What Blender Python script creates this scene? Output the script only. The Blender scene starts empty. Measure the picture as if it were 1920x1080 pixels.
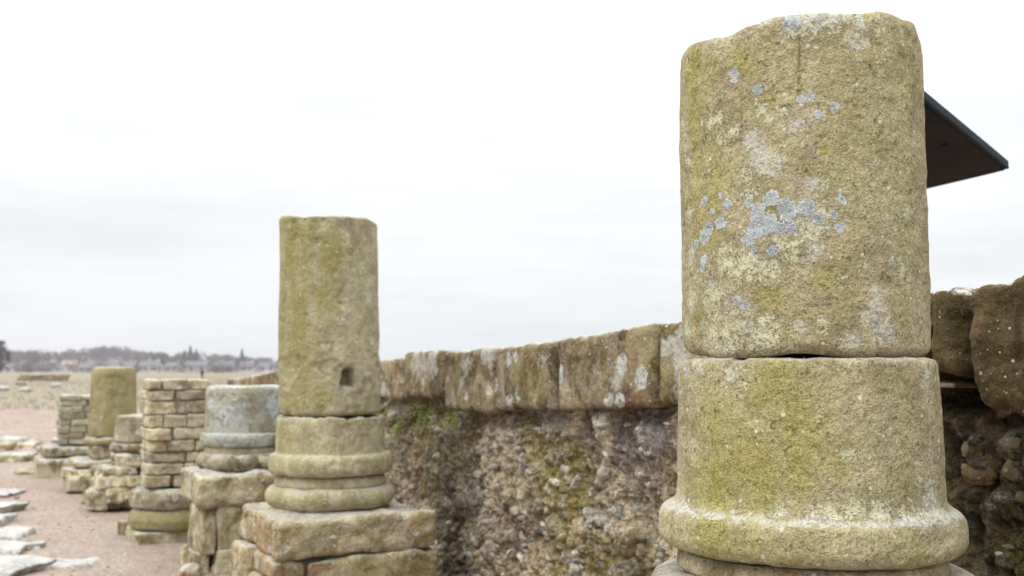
import bpy, math, random
import numpy as np
from mathutils import Vector

# ------------------------------------------------------------------ camera, sky, sun, exposure
EYE = 1.2                      # eye height above the gravel (metres)
F = 2000.0                     # focal length in pixels of the 1920 px wide photograph
HOR = 693.0                    # row of the horizon
PITCH = math.atan((HOR - 540.0) / F)
sc = bpy.context.scene
cd = bpy.data.cameras.new('camera'); cam = bpy.data.objects.new('camera', cd)
sc.collection.objects.link(cam); sc.camera = cam
cam.location = (0, 0, EYE); cam.rotation_euler = (math.pi / 2 + PITCH, 0, 0)
cd.sensor_width = 36.0; cd.lens = 36.0 * F / 1920.0
cd.clip_start = 0.05; cd.clip_end = 6000
cd.dof.use_dof = True; cd.dof.focus_distance = 1.92; cd.dof.aperture_fstop = 5.8

SUN_EL, SUN_AZ = math.radians(52), math.radians(-125)    # azimuth from +Y, clockwise positive
w = bpy.data.worlds.new('World'); sc.world = w; w.use_nodes = True
wn, wl = w.node_tree.nodes, w.node_tree.links
wn.clear()
out = wn.new('ShaderNodeOutputWorld')
sky = wn.new('ShaderNodeTexSky'); sky.sky_type = 'NISHITA'; sky.sun_disc = False
sky.sun_elevation = SUN_EL; sky.sun_rotation = SUN_AZ
bg1 = wn.new('ShaderNodeBackground'); bg1.inputs[1].default_value = 0.1
wl.new(sky.outputs[0], bg1.inputs[0])
geo = wn.new('ShaderNodeTexCoord')
sep = wn.new('ShaderNodeSeparateXYZ'); wl.new(geo.outputs['Generated'], sep.inputs[0])
mp = wn.new('ShaderNodeMapping'); mp.inputs['Scale'].default_value = (1.3, 1.3, 9.0)
wl.new(geo.outputs['Generated'], mp.inputs[0])
nz = wn.new('ShaderNodeTexNoise'); nz.inputs['Scale'].default_value = 1.6; nz.inputs['Detail'].default_value = 5
nz.inputs['Roughness'].default_value = 0.55
wl.new(mp.outputs[0], nz.inputs['Vector'])
cr = wn.new('ShaderNodeValToRGB')
cr.color_ramp.elements[0].position = 0.38; cr.color_ramp.elements[0].color = (0.69, 0.71, 0.725, 1)
cr.color_ramp.elements[1].position = 0.56; cr.color_ramp.elements[1].color = (0.785, 0.79, 0.795, 1)
wl.new(nz.outputs[0], cr.inputs[0])
mz = wn.new('ShaderNodeMath'); mz.operation = 'MAXIMUM'; mz.inputs[1].default_value = 0; wl.new(sep.outputs[2], mz.inputs[0])
me_ = wn.new('ShaderNodeMath'); me_.operation = 'MULTIPLY_ADD'; me_.inputs[1].default_value = 2.7; me_.inputs[2].default_value = 1.0
pw = wn.new('ShaderNodeMath'); pw.operation = 'POWER'; pw.inputs[1].default_value = 1.7
wl.new(mz.outputs[0], pw.inputs[0]); wl.new(pw.outputs[0], me_.inputs[0])
bg2 = wn.new('ShaderNodeBackground'); wl.new(cr.outputs[0], bg2.inputs[0]); wl.new(me_.outputs[0], bg2.inputs[1])
mx = wn.new('ShaderNodeMixShader'); mx.inputs[0].default_value = 0.92
wl.new(bg1.outputs[0], mx.inputs[1]); wl.new(bg2.outputs[0], mx.inputs[2]); wl.new(mx.outputs[0], out.inputs[0])

sd = bpy.data.lights.new('sun', 'SUN'); sd.energy = 1.2; sd.angle = math.radians(22); sd.color = (1, 0.97, 0.92)
so = bpy.data.objects.new('sun', sd); sc.collection.objects.link(so)
sdir = Vector((math.sin(SUN_AZ) * math.cos(SUN_EL), math.cos(SUN_AZ) * math.cos(SUN_EL), math.sin(SUN_EL)))
so.rotation_euler = (-sdir).to_track_quat('-Z', 'Y').to_euler()
sc.view_settings.view_transform = 'Standard'; sc.view_settings.look = 'None'
sc.view_settings.exposure = 0.30; sc.view_settings.gamma = 1.0

# ------------------------------------------------------------------ helpers
rng = np.random.default_rng(7); random.seed(7)
CP, SP = math.cos(PITCH), math.sin(PITCH)

def P(x, y, Y):
    """world point seen at photo pixel (x, y) whose world Y is given"""
    a, b = (x - 960) / F, (540 - y) / F
    dx, dy, dz = a, CP - b * SP, SP + b * CP
    s = Y / dy
    return np.array([dx * s, Y, EYE + dz * s])

def zat(y, Y):
    return P(960, y, Y)[2]

def xat(x, y, Y):
    return P(x, y, Y)[0]

def _h(i, j, k, s):
    n = (i.astype(np.int64) * 73856093) ^ (j.astype(np.int64) * 19349663) ^ (k.astype(np.int64) * 83492791) ^ (s * 2654435761)
    n &= 0xffffffff
    n = ((n ^ (n >> 15)) * 2246822519) & 0xffffffff
    n = ((n ^ (n >> 13)) * 3266489917) & 0xffffffff
    n ^= n >> 16
    return (n & 0xffffff) / float(0xffffff)

def vnoise(p, s=0):
    f = np.floor(p).astype(np.int64); t = p - f; t = t * t * t * (t * (t * 6 - 15) + 10)
    r = 0
    for a in (0, 1):
        for b in (0, 1):
            for c in (0, 1):
                wgt = (t[:, 0] if a else 1 - t[:, 0]) * (t[:, 1] if b else 1 - t[:, 1]) * (t[:, 2] if c else 1 - t[:, 2])
                r = r + wgt * _h(f[:, 0] + a, f[:, 1] + b, f[:, 2] + c, s)
    return r * 2 - 1

def fbm(p, octv=4, s=0, g=0.5):
    r = 0; a = 1; n = 0
    p = p.copy()
    for o in range(octv):
        r = r + a * vnoise(p, s + o * 17); n += a; a *= g; p = p * 2.03 + 5.17
    return r / n

def voro(p, s=0):
    """F1 distance, id of the nearest cell (0..1)"""
    f = np.floor(p).astype(np.int64)
    best = np.full(len(p), 9.0); sec = np.full(len(p), 9.0); bid = np.zeros(len(p))
    for a in (-1, 0, 1):
        for b in (-1, 0, 1):
            for c in (-1, 0, 1):
                i, j, k = f[:, 0] + a, f[:, 1] + b, f[:, 2] + c
                q = np.stack([i + _h(i, j, k, s), j + _h(i, j, k, s + 1), k + _h(i, j, k, s + 2)], 1)
                d = np.sqrt(((p - q) ** 2).sum(1))
                m = d < best
                sec = np.where(m, best, np.minimum(sec, d))
                bid = np.where(m, _h(i, j, k, s + 3), bid); best = np.where(m, d, best)
    return best, sec, bid

def sst(a, b, x):
    t = np.clip((x - a) / (b - a), 0, 1); return t * t * (3 - 2 * t)

def empty(name, loc, label, cat, group=None, rz=0.0):
    o = bpy.data.objects.new(name, None); sc.collection.objects.link(o)
    o.location = loc; o.rotation_euler = (0, 0, rz); o.empty_display_size = 0.1
    o['label'] = label; o['category'] = cat
    if group: o['group'] = group
    return o

def tag(o, label, cat, group=None):
    o['label'] = label; o['category'] = cat
    if group: o['group'] = group
    return o

def mesh(name, V, Fc, mat, parent=None, loc=None, attrs=None, cols=None, smooth=True):
    """link one mesh object; Fc is an (n,3|4) array, a list of arrays, or a list of tuples"""
    me = bpy.data.meshes.new(name)
    V = np.asarray(V, float)
    if isinstance(Fc, np.ndarray): Fc = [Fc]
    if len(Fc) and isinstance(Fc[0], np.ndarray):
        li = np.concatenate([f.ravel() for f in Fc]); tot = np.concatenate([np.full(len(f), f.shape[1]) for f in Fc])
    else:
        li = np.concatenate([np.array(f) for f in Fc]); tot = np.array([len(f) for f in Fc])
    st = np.concatenate([[0], np.cumsum(tot)[:-1]])
    me.vertices.add(len(V)); me.vertices.foreach_set('co', V.ravel())
    me.loops.add(len(li)); me.loops.foreach_set('vertex_index', li.astype(np.int32))
    me.polygons.add(len(tot)); me.polygons.foreach_set('loop_start', st.astype(np.int32)); me.polygons.foreach_set('loop_total', tot.astype(np.int32))
    me.polygons.foreach_set('use_smooth', np.full(len(tot), smooth))
    me.update(calc_edges=True); me.validate()
    for k, a in (attrs or {}).items():
        at = me.attributes.new(k, 'FLOAT', 'POINT'); at.data.foreach_set('value', np.asarray(a, float).ravel())
    for k, a in (cols or {}).items():
        at = me.attributes.new(k, 'FLOAT_COLOR', 'POINT')
        b = np.ones((len(V), 4)); b[:, :3] = a; at.data.foreach_set('color', b.ravel())
    me.materials.append(mat)
    o = bpy.data.objects.new(name, me); sc.collection.objects.link(o)
    if parent: o.parent = parent
    if loc is not None: o.location = loc
    return o

class Mb:
    """gathers several shapes into one mesh"""
    def __init__(s): s.V = []; s.F3 = []; s.F4 = []; s.n = 0; s.A = []
    def add(s, V, Fc, rnd=None):
        V = np.asarray(V, float); Fc = np.asarray(Fc)
        (s.F4 if Fc.shape[1] == 4 else s.F3).append(Fc + s.n)
        s.V.append(V); s.n += len(V)
        s.A.append(np.full(len(V), random.random() if rnd is None else rnd))
    def build(s, name, mat, parent=None, loc=None, smooth=True):
        V = np.concatenate(s.V)
        if loc is not None: V = V - np.array(loc)
        Fs = ([np.concatenate(s.F4)] if s.F4 else []) + ([np.concatenate(s.F3)] if s.F3 else [])
        return mesh(name, V, Fs, mat, parent, loc, {'rnd': np.concatenate(s.A)}, smooth=smooth)

_cc = {}
def cubegrid(n):
    if n in _cc: return _cc[n]
    key = {}; V = []; Fc = []
    def vid(i, j, k):
        t = (i, j, k)
        if t not in key: key[t] = len(V); V.append((2 * i / n - 1, 2 * j / n - 1, 2 * k / n - 1))
        return key[t]
    for i in range(n):
        for j in range(n):
            Fc.append((vid(0, i, j), vid(0, i, j + 1), vid(0, i + 1, j + 1), vid(0, i + 1, j)))
            Fc.append((vid(n, i, j), vid(n, i + 1, j), vid(n, i + 1, j + 1), vid(n, i, j + 1)))
            Fc.append((vid(i, 0, j), vid(i + 1, 0, j), vid(i + 1, 0, j + 1), vid(i, 0, j + 1)))
            Fc.append((vid(i, n, j), vid(i, n, j + 1), vid(i + 1, n, j + 1), vid(i + 1, n, j)))
            Fc.append((vid(i, j, 0), vid(i, j + 1, 0), vid(i + 1, j + 1, 0), vid(i + 1, j, 0)))
            Fc.append((vid(i, j, n), vid(i + 1, j, n), vid(i + 1, j + 1, n), vid(i, j + 1, n)))
    _cc[n] = (np.array(V), np.array(Fc)); return _cc[n]

def block(size, r=0.03, amp=0.01, fr=6.0, n=24, seed=None, warp=None, skew=0.0):
    """rounded weathered stone block centred on the origin; size = full (x, y, z)"""
    seed = random.randint(0, 9999) if seed is None else seed
    V, Fc = cubegrid(n)
    h = np.array(size) / 2; r = min(r, h.min() * 0.98)
    # denser rings near the edges
    V = np.sign(V) * (1 - (1 - np.abs(V)) ** 1.25)
    p = V * h; q = np.clip(p, -(h - r), h - r); d = p - q
    L = np.linalg.norm(d, axis=1, keepdims=True); L[L == 0] = 1
    nrm = d / L
    p = q + nrm * r
    if skew:
        rr = np.random.default_rng(seed)
        k = rr.uniform(-skew, skew, 6)
        u = p / h
        p[:, 0] *= 1 + k[0] * u[:, 2] + k[1] * u[:, 1]; p[:, 1] *= 1 + k[2] * u[:, 2]; p[:, 2] *= 1 + k[3] * u[:, 0] + k[4] * u[:, 1]
    o = np.array([seed * 1.37, seed * 0.71, seed * 2.11])
    dd = fbm(p * fr + o, 4, seed % 50, 0.55)
    p = p + nrm * (dd * amp)[:, None] * 1.6
    if warp: p = warp(p)
    return p, Fc

def rotz(V, a):
    c, s = math.cos(a), math.sin(a)
    return np.stack([V[:, 0] * c - V[:, 1] * s, V[:, 0] * s + V[:, 1] * c, V[:, 2]], 1)

ROW = math.atan2(0.447, 0.894)          # yaw of the colonnade frame: u points to the wall, v along the row
U = np.array([math.cos(ROW), math.sin(ROW), 0]); Vv = np.array([-math.sin(ROW), math.cos(ROW), 0])

def revolve(prof, nth=128, ds=0.01, smooth=0.006, amp=0.003, fr=8, seed=0, rim=None, foot=None, rimband=0.05, ecc=0.0, ang0=0.0):
    """revolve a (z, r) profile (bottom to top) about z with both ends closed; rim(theta) moves the
    top edge, foot(theta) the bottom edge. returns V, F, theta, z"""
    pr = [(prof[0][0], 0.0)] + list(prof) + [(prof[-1][0], 0.0)]
    pr = np.array(pr, float)
    seg = np.sqrt((np.diff(pr, axis=0) ** 2).sum(1)); s = np.concatenate([[0], np.cumsum(seg)])
    N = max(8, int(s[-1] / ds)); t = np.linspace(0, s[-1], N + 1)
    z = np.interp(t, s, pr[:, 0]); r = np.interp(t, s, pr[:, 1])
    k = max(1, int(smooth / (s[-1] / N)))
    ker = np.hanning(2 * k + 3)[1:-1]; ker /= ker.sum(); m = len(ker) // 2
    zp = np.pad(z, m, mode='edge'); rp = np.concatenate([-r[1:m + 1][::-1], r, -r[-m - 1:-1][::-1]])
    z = np.convolve(zp, ker, 'valid'); r = np.convolve(rp, ker, 'valid'); r[0] = r[-1] = 0
    dz = np.gradient(z); dr = np.gradient(r); L = np.sqrt(dz ** 2 + dr ** 2) + 1e-9
    nr, nzv = dz / L, -dr / L
    th = np.arange(nth) / nth * 2 * math.pi
    zz, tt = np.meshgrid(z[1:-1], th, indexing='ij'); rr, _ = np.meshgrid(r[1:-1], th, indexing='ij')
    a, _ = np.meshgrid(nr[1:-1], th, indexing='ij'); b, _ = np.meshgrid(nzv[1:-1], th, indexing='ij')
    rr = rr * (1 + ecc * np.cos(2 * (tt - ang0)))
    z0, z1 = prof[0][0], prof[-1][0]
    if rim is not None:
        zz = zz + rim(tt) * sst(z1 - rimband, z1, zz) 
    if foot is not None:
        zz = zz + foot(tt) * (1 - sst(z0, z0 + 0.06, zz))
    V = np.stack([rr * np.cos(tt), rr * np.sin(tt), zz], -1).reshape(-1, 3)
    Nn = np.stack([a * np.cos(tt), a * np.sin(tt), b], -1).reshape(-1, 3)
    o = seed * 3.1
    d = fbm(V * fr + o, 5, seed, 0.55) * amp + fbm(V * 2.2 + o, 2, seed + 3) * amp * 1.8
    if ds < 0.006: d = d + (fbm(V * 45 + o, 3, seed + 5, 0.6) * 0.0014 - 0.004 * sst(0.38, 0.62, fbm(V * 13 + o + 3, 3, seed + 8, 0.6))) * (amp > 0)
    if amp > 0.0015: d = d - np.clip(amp * 1.3, 0, 0.012) * sst(0.22, 0.42, fbm(V * 5.5 + o + 11, 4, seed + 21, 0.6))
    V = V + Nn * d[:, None]
    n = len(z) - 2
    i = np.arange(n - 1)[:, None]; j = np.arange(nth)[None, :]; j2 = (j + 1) % nth
    Fq = np.stack([(i * nth + j), (i * nth + j2), ((i + 1) * nth + j2), ((i + 1) * nth + j)], -1).reshape(-1, 4)
    c0 = len(V); cz0 = V[:nth, 2].mean(); cz1 = V[-nth:, 2].mean()
    V = np.concatenate([V, [[0, 0, cz0], [0, 0, cz1]]])
    jj = np.arange(nth); jn = (jj + 1) % nth
    Ft = np.concatenate([np.stack([jn, jj, np.full(nth, c0)], 1), np.stack([(n - 1) * nth + jj, (n - 1) * nth + jn, np.full(nth, c0 + 1)], 1)])
    return V, [Fq, Ft]

# ------------------------------------------------------------------ materials
class G:
    def __init__(s, name):
        s.m = bpy.data.materials.new(name); s.m.use_nodes = True
        s.n, s.l = s.m.node_tree.nodes, s.m.node_tree.links; s.n.clear()
        s.out = s.n.new('ShaderNodeOutputMaterial'); s.b = s.n.new('ShaderNodeBsdfPrincipled')
        s.l.new(s.b.outputs[0], s.out.inputs[0])
        s.tc = s.n.new('ShaderNodeTexCoord'); s.co = s.tc.outputs['Object']
    def _in(s, sock, v):
        if v is None: return
        if isinstance(v, bpy.types.NodeSocket): s.l.new(v, sock)
        elif isinstance(v, (tuple, list)) and len(v) == 3 and sock.type == 'RGBA': sock.default_value = (*v, 1)
        else: sock.default_value = v
    def map(s, sc_=(1, 1, 1), off=None, co=None):
        n = s.n.new('ShaderNodeMapping'); s.l.new(co or s.co, n.inputs[0]); n.inputs['Scale'].default_value = sc_
        if off is not None: s._in(n.inputs['Location'], off)
        return n.outputs[0]
    def noise(s, scale, det=4, rough=0.55, co=None, dist=0.0, col=False):
        n = s.n.new('ShaderNodeTexNoise'); s.l.new(co or s.co, n.inputs['Vector'])
        n.inputs['Scale'].default_value = scale; n.inputs['Detail'].default_value = det
        n.inputs['Roughness'].default_value = rough; n.inputs['Distortion'].default_value = dist
        return n.outputs[1 if col else 0]
    def voro(s, scale, co=None, out=0, feat='F1', rnd=1.0):
        n = s.n.new('ShaderNodeTexVoronoi'); n.feature = feat; s.l.new(co or s.co, n.inputs['Vector'])
        n.inputs['Scale'].default_value = scale; n.inputs['Randomness'].default_value = rnd
        return n.outputs[out]
    def math(s, op, a, b=None, c=None, clamp=False):
        n = s.n.new('ShaderNodeMath'); n.operation = op; n.use_clamp = clamp
        s._in(n.inputs[0], a); s._in(n.inputs[1], b); s._in(n.inputs[2], c); return n.outputs[0]
    def ss(s, a, b, x):
        n = s.n.new('ShaderNodeMapRange'); n.interpolation_type = 'SMOOTHSTEP'
        s._in(n.inputs['Value'], x); n.inputs[1].default_value = a; n.inputs[2].default_value = b
        n.inputs[3].default_value = 0; n.inputs[4].default_value = 1; return n.outputs[0]
    def mix(s, f, a, b, mode='MIX'):
        n = s.n.new('ShaderNodeMix'); n.data_type = 'RGBA'; n.blend_type = mode
        s._in(n.inputs['Factor'], f); s._in(n.inputs[6], a); s._in(n.inputs[7], b); return n.outputs[2]
    def attr(s, name, col=False):
        n = s.n.new('ShaderNodeAttribute'); n.attribute_name = name; return n.outputs[0 if col else 2]
    def sepc(s, v):
        n = s.n.new('ShaderNodeSeparateColor'); s.l.new(v, n.inputs[0]); return n.outputs
    def nz(s):
        g = s.n.new('ShaderNodeNewGeometry'); x = s.n.new('ShaderNodeSeparateXYZ'); s.l.new(g.outputs['Normal'], x.inputs[0]); return x.outputs[2]
    def warp(s, co, scale, amt):
        n = s.noise(scale, 3, 0.6, co, col=True)
        a = s.n.new('ShaderNodeVectorMath'); a.operation = 'MULTIPLY_ADD'
        s.l.new(n, a.inputs[0]); a.inputs[1].default_value = (amt,) * 3; s.l.new(co, a.inputs[2]); return a.outputs[0]
    def bump(s, h, strength, dist, prev=None):
        n = s.n.new('ShaderNodeBump'); n.inputs['Strength'].default_value = strength; n.inputs['Distance'].default_value = dist
        s.l.new(h, n.inputs['Height'])
        if prev: s.l.new(prev, n.inputs['Normal'])
        return n.outputs[0]

def stone(name, a, b, dark, algae=(0.27, 0.235, 0.06), algae_amt=0.5, crust=(0.50, 0.48, 0.33), crust_amt=0.3,
          pale=(0.55, 0.57, 0.56), spots=0.3, spot_scale=9.0, top=0.4, grain=1.0, hero=False, rough=0.8,
          streak=0.5, rust=0.0, varia=0.25, rosy=0.0, wet=0.0, spot_lo=0.3, dotamt=0.8, mott=0.5, lump=1.0):
    g = G(name); co = g.co
    rnd = g.attr('rnd')
    offv = g.n.new('ShaderNodeCombineXYZ')
    for i, k in enumerate((13.1, 7.7, 5.3)): g.l.new(g.math('MULTIPLY', rnd, k), offv.inputs[i])
    add = g.n.new('ShaderNodeVectorMath'); add.operation = 'ADD'; g.l.new(co, add.inputs[0]); g.l.new(offv.outputs[0], add.inputs[1]); co = add.outputs[0]
    big = g.noise(3.2, 4, 0.6, co); med = g.noise(17, 5, 0.62, co); fine = g.noise(120, 4, 0.65, co)
    micro = g.noise(330, 3, 0.65, co)
    st = g.noise(1.0, 5, 0.6, g.map((16, 16, 1.6), co=co))
    st2 = g.noise(1.0, 4, 0.6, g.map((55, 55, 3.0), co=co))
    c = g.mix(g.ss(0.36, 0.64, big), a, b)
    c = g.mix(g.math('MULTIPLY', g.ss(0.45, 0.72, med), 0.65), c, dark)
    blot = g.noise(8.5, 5, 0.68, g.map((1, 1, 0.8), (2.2, 6.1, 3.3), co), dist=0.6)
    c = g.mix(g.math('MULTIPLY', g.ss(0.50, 0.62, blot), mott), c, dark)
    c = g.mix(g.math('MULTIPLY', g.ss(0.50, 0.38, blot), mott * 0.8), c, tuple(min(1, x * 1.35) for x in b))
    if rosy: c = g.mix(g.math('MULTIPLY', g.ss(0.5, 0.68, g.noise(5.5, 3, 0.6, g.map((1, 1, 1), (3, 9, 1), co))), rosy), c, (0.34, 0.19, 0.11))
    if rust: c = g.mix(g.math('MULTIPLY', g.ss(0.56, 0.70, g.noise(8, 4, 0.7, g.map((1, 1, 1), (8, 2, 5), co))), rust), c, (0.42, 0.19, 0.035))
    # green-yellow algae in vertical runs
    al = g.math('MULTIPLY', g.ss(0.42, 0.66, g.math('MULTIPLY_ADD', big, 0.55, g.math('MULTIPLY', st, 0.5))), algae_amt)
    if hero:
        al = g.math('ADD', al, g.math('MULTIPLY', g.attr('algae'), g.math('MULTIPLY_ADD', st, 0.9, g.math('MULTIPLY', med, 0.5))), clamp=True)
    c = g.mix(al, c, algae)
    # dark run-off lines
    c = g.mix(g.math('MULTIPLY', g.ss(0.60, 0.74, st2), 0.45 * streak), c, dark)
    # brightness variation between stones of one mesh
    v = g.math('MULTIPLY_ADD', rnd, varia, 1 - varia / 2)
    cc = g.n.new('ShaderNodeCombineXYZ'); [g.l.new(v, cc.inputs[i]) for i in range(3)]
    c = g.mix(1.0, c, cc.outputs[0], 'MULTIPLY')
    # grains
    gr = g.math('MULTIPLY_ADD', g.ss(0.30, 0.70, fine), 0.34 * grain, 1 - 0.17 * grain)
    gr = g.math('MULTIPLY', gr, g.math('MULTIPLY_ADD', g.ss(0.3, 0.7, micro), 0.60 * grain, 1 - 0.30 * grain))
    cg = g.n.new('ShaderNodeCombineXYZ'); [g.l.new(gr, cg.inputs[i]) for i in range(3)]
    c = g.mix(1.0, c, cg.outputs[0], 'MULTIPLY')
    pit = g.ss(0.62, 0.70, g.noise(85, 3, 0.6, g.map((1, 1, 1), (4, 4, 4), co)))
    c = g.mix(g.math('MULTIPLY', pit, 0.30 * grain), c, (0.06, 0.045, 0.02))
    # cream crust lichen, speckled
    wco = g.warp(co, 30, 0.03)
    cl = g.noise(4.5, 3, 0.6, g.map((1, 1, 1), (1.7, 4.2, 9.1), co))
    cn = g.noise(105 if hero else 70, 6, 0.78, wco)
    lvl = g.math('MULTIPLY_ADD', g.ss(0.5, 0.75, cl), 0.35 * crust_amt, g.math('MULTIPLY', cn, 1.0))
    if hero: lvl = g.math('ADD', lvl, g.math('MULTIPLY', g.attr('crust'), 0.42))
    cm = g.ss(0.60, 0.66, lvl)
    if hero:
        sp = g.math('MULTIPLY_ADD', g.attr('crust'), 0.10, g.math('MULTIPLY_ADD', g.noise(230, 3, 0.7, co), 0.55, g.math('MULTIPLY', g.noise(75, 4, 0.7, g.map((1, 1, 1), (3, 1, 2), co)), 0.5)))
        cm = g.math('MULTIPLY', cm, g.ss(0.53, 0.58, sp))
    c = g.mix(g.math('MULTIPLY', cm, 0.82), c, crust)
    # round pale lichens
    cells = g.n.new('ShaderNodeTexVoronoi'); g.l.new(g.warp(g.warp(co, 22, 0.045), 70, 0.02), cells.inputs['Vector']); cells.inputs['Scale'].default_value = spot_scale
    ch = g.sepc(cells.outputs['Color'])
    sz = g.math('MULTIPLY', g.math('GREATER_THAN', ch[0], 1 - spots), g.math('MULTIPLY_ADD', ch[1], 0.28, spot_lo * 0.3))
    smask = g.ss(0.0, 0.04, g.math('SUBTRACT', sz, cells.outputs['Distance']))
    smask = g.math('MULTIPLY', smask, g.ss(0.38, 0.52, g.noise(60, 4, 0.75, co)))
    c = g.mix(g.math('MULTIPLY', smask, 0.8), c, pale)
    # white specks
    cells2 = g.n.new('ShaderNodeTexVoronoi'); g.l.new(co, cells2.inputs['Vector']); cells2.inputs['Scale'].default_value = 75
    ch2 = g.sepc(cells2.outputs['Color'])
    s2 = g.math('MULTIPLY', g.math('GREATER_THAN', ch2[0], 0.84), g.math('MULTIPLY_ADD', ch2[1], 0.28, 0.06))
    m2 = g.ss(0.0, 0.05, g.math('SUBTRACT', s2, cells2.outputs['Distance']))
    c = g.mix(g.math('MULTIPLY', m2, dotamt), c, (0.62, 0.60, 0.50))
    # grey-white growth on faces open to the rain
    nzv = g.nz()
    tm = g.math('MULTIPLY', g.ss(0.72, 1.0, g.math('MULTIPLY_ADD', g.math('SUBTRACT', g.noise(26, 5, 0.7, co), 0.5), 1.5, nzv)), top)
    c = g.mix(tm, c, (0.50, 0.50, 0.47))
    h = g.math('MULTIPLY_ADD', fine, 0.45, g.math('MULTIPLY', micro, 0.20))
    h = g.math('MULTIPLY_ADD', med, 1.6 * lump, h); h = g.math('MULTIPLY_ADD', g.noise(45, 4, 0.6, co), 1.2, h)
    if hero:
        fb = g.math('ADD', g.math('MULTIPLY_ADD', g.math('SUBTRACT', g.noise(50, 5, 0.7, co), 0.5), -1.7, g.attr('blue')), g.math('MULTIPLY_ADD', g.noise(160, 3, 0.6, co), 0.8, -0.38))
        bm = g.ss(0.0, 0.10, fb)                      # 'blue' is 1 - distance/radius
        rimm = g.math('MULTIPLY', bm, g.math('SUBTRACT', 1.0, g.ss(0.10, 0.32, fb)))
        bcol = g.mix(g.ss(0.35, 0.65, g.noise(90, 3, 0.6, co)), (0.33, 0.375, 0.38), (0.46, 0.50, 0.49))
        bcol = g.mix(g.ss(0.40, 0.62, g.noise(11, 2, 0.5, co)), bcol, (0.38, 0.42, 0.455))
        bcol = g.mix(g.math('MULTIPLY', rimm, 0.65), bcol, (0.70, 0.72, 0.68))
        bcol = g.mix(g.math('MULTIPLY', g.ss(0.52, 0.62, g.noise(130, 4, 0.75, co)), 0.45), bcol, (0.25, 0.25, 0.20))
        c = g.mix(g.math('MULTIPLY', bm, 0.93), c, bcol)
        fw = g.math('MULTIPLY_ADD', g.math('SUBTRACT', g.noise(60, 5, 0.7, co), 0.5), -2.6, g.attr('white'))
        wm = g.ss(0.0, 0.12, fw)
        wm = g.math('MULTIPLY', wm, g.ss(0.42, 0.54, g.noise(140, 4, 0.75, co)))
        c = g.mix(g.math('MULTIPLY', wm, 0.85), c, (0.53, 0.52, 0.47))
        dk = g.math('MULTIPLY', g.attr('darkline'), g.ss(0.3, 0.55, g.noise(50, 3, 0.6, co)))
        c = g.mix(g.math('MULTIPLY', dk, 0.75), c, (0.07, 0.06, 0.03))
        h = g.math('MULTIPLY_ADD', bm, 0.35, h)
    h = g.math('MULTIPLY_ADD', cm, 0.18, h)
    h = g.math('MULTIPLY_ADD', pit, -0.4, h)
    g.l.new(c, g.b.inputs['Base Color'])
    g._in(g.b.inputs['Roughness'], rough if not wet else g.math('MULTIPLY_ADD', g.ss(0.4, 0.65, big), 0.3, rough - wet))
    g.b.inputs['Specular IOR Level'].default_value = 0.12 if not wet else 0.5
    g.l.new(g.bump(h, 1.0, 0.007 * grain + 0.001), g.b.inputs['Normal'])
    return g.m

M_hero = stone('sandstone_lichened', (0.415, 0.355, 0.205), (0.47, 0.41, 0.295), (0.25, 0.20, 0.115), algae=(0.35, 0.305, 0.10), algae_amt=0.45,
               crust_amt=0.15, crust=(0.56, 0.54, 0.38), spots=0.0, top=0.45, hero=True, streak=0.5, mott=0.45)
M_col = stone('sandstone_olive', (0.43, 0.38, 0.24), (0.52, 0.465, 0.34), (0.26, 0.215, 0.13), algae_amt=0.55, crust_amt=0.25,
              spots=0.03, spot_scale=11, top=0.35, streak=1.0, mott=0.5, grain=0.7)
M_grey = stone('sandstone_grey_lichen', (0.47, 0.49, 0.46), (0.38, 0.36, 0.26), (0.24, 0.21, 0.13), algae_amt=0.15, crust=(0.50, 0.54, 0.55),
               crust_amt=1.5, spots=0.4, top=0.85, mott=0.7)
M_moss = stone('sandstone_mossy', (0.33, 0.28, 0.15), (0.36, 0.31, 0.20), (0.20, 0.16, 0.08), algae=(0.31, 0.27, 0.095), algae_amt=0.85, crust_amt=0.1,
               spots=0.05, top=0.6)
M_slab = stone('pedestal_stone', (0.35, 0.27, 0.165), (0.48, 0.41, 0.285), (0.17, 0.12, 0.07), algae_amt=0.35, crust_amt=0.6, spots=0.6,
               spot_scale=13, top=0.5, rosy=0.7, rust=0.7, mott=0.75)
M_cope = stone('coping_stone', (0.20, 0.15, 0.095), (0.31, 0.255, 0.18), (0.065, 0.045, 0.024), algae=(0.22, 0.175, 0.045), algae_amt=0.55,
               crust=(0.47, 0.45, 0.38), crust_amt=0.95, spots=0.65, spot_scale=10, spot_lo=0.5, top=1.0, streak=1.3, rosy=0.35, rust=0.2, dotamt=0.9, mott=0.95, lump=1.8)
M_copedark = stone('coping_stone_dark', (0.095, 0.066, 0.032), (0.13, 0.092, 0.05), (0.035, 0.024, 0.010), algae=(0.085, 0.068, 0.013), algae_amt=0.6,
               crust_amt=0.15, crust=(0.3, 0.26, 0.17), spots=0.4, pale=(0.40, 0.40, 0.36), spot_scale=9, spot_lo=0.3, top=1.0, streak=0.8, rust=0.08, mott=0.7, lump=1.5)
M_pier = stone('pier_stone', (0.45, 0.385, 0.25), (0.54, 0.48, 0.36), (0.25, 0.19, 0.11), algae_amt=0.25, crust_amt=0.6, spots=0.2, top=0.6, varia=0.6, rosy=0.25, mott=0.75)
M_mortar = stone('earth_mortar', (0.27, 0.19, 0.13), (0.33, 0.25, 0.18), (0.14, 0.09, 0.05), algae_amt=0.1, crust_amt=0.3, spots=0.1, top=0.2)
M_rub = stone('rubble_stone', (0.37, 0.305, 0.195), (0.52, 0.46, 0.35), (0.15, 0.11, 0.065), algae_amt=0.4, crust_amt=0.8, spots=0.3, spot_scale=14, top=0.75,
              varia=0.6, rust=0.35, rosy=0.25, mott=0.9)
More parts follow.
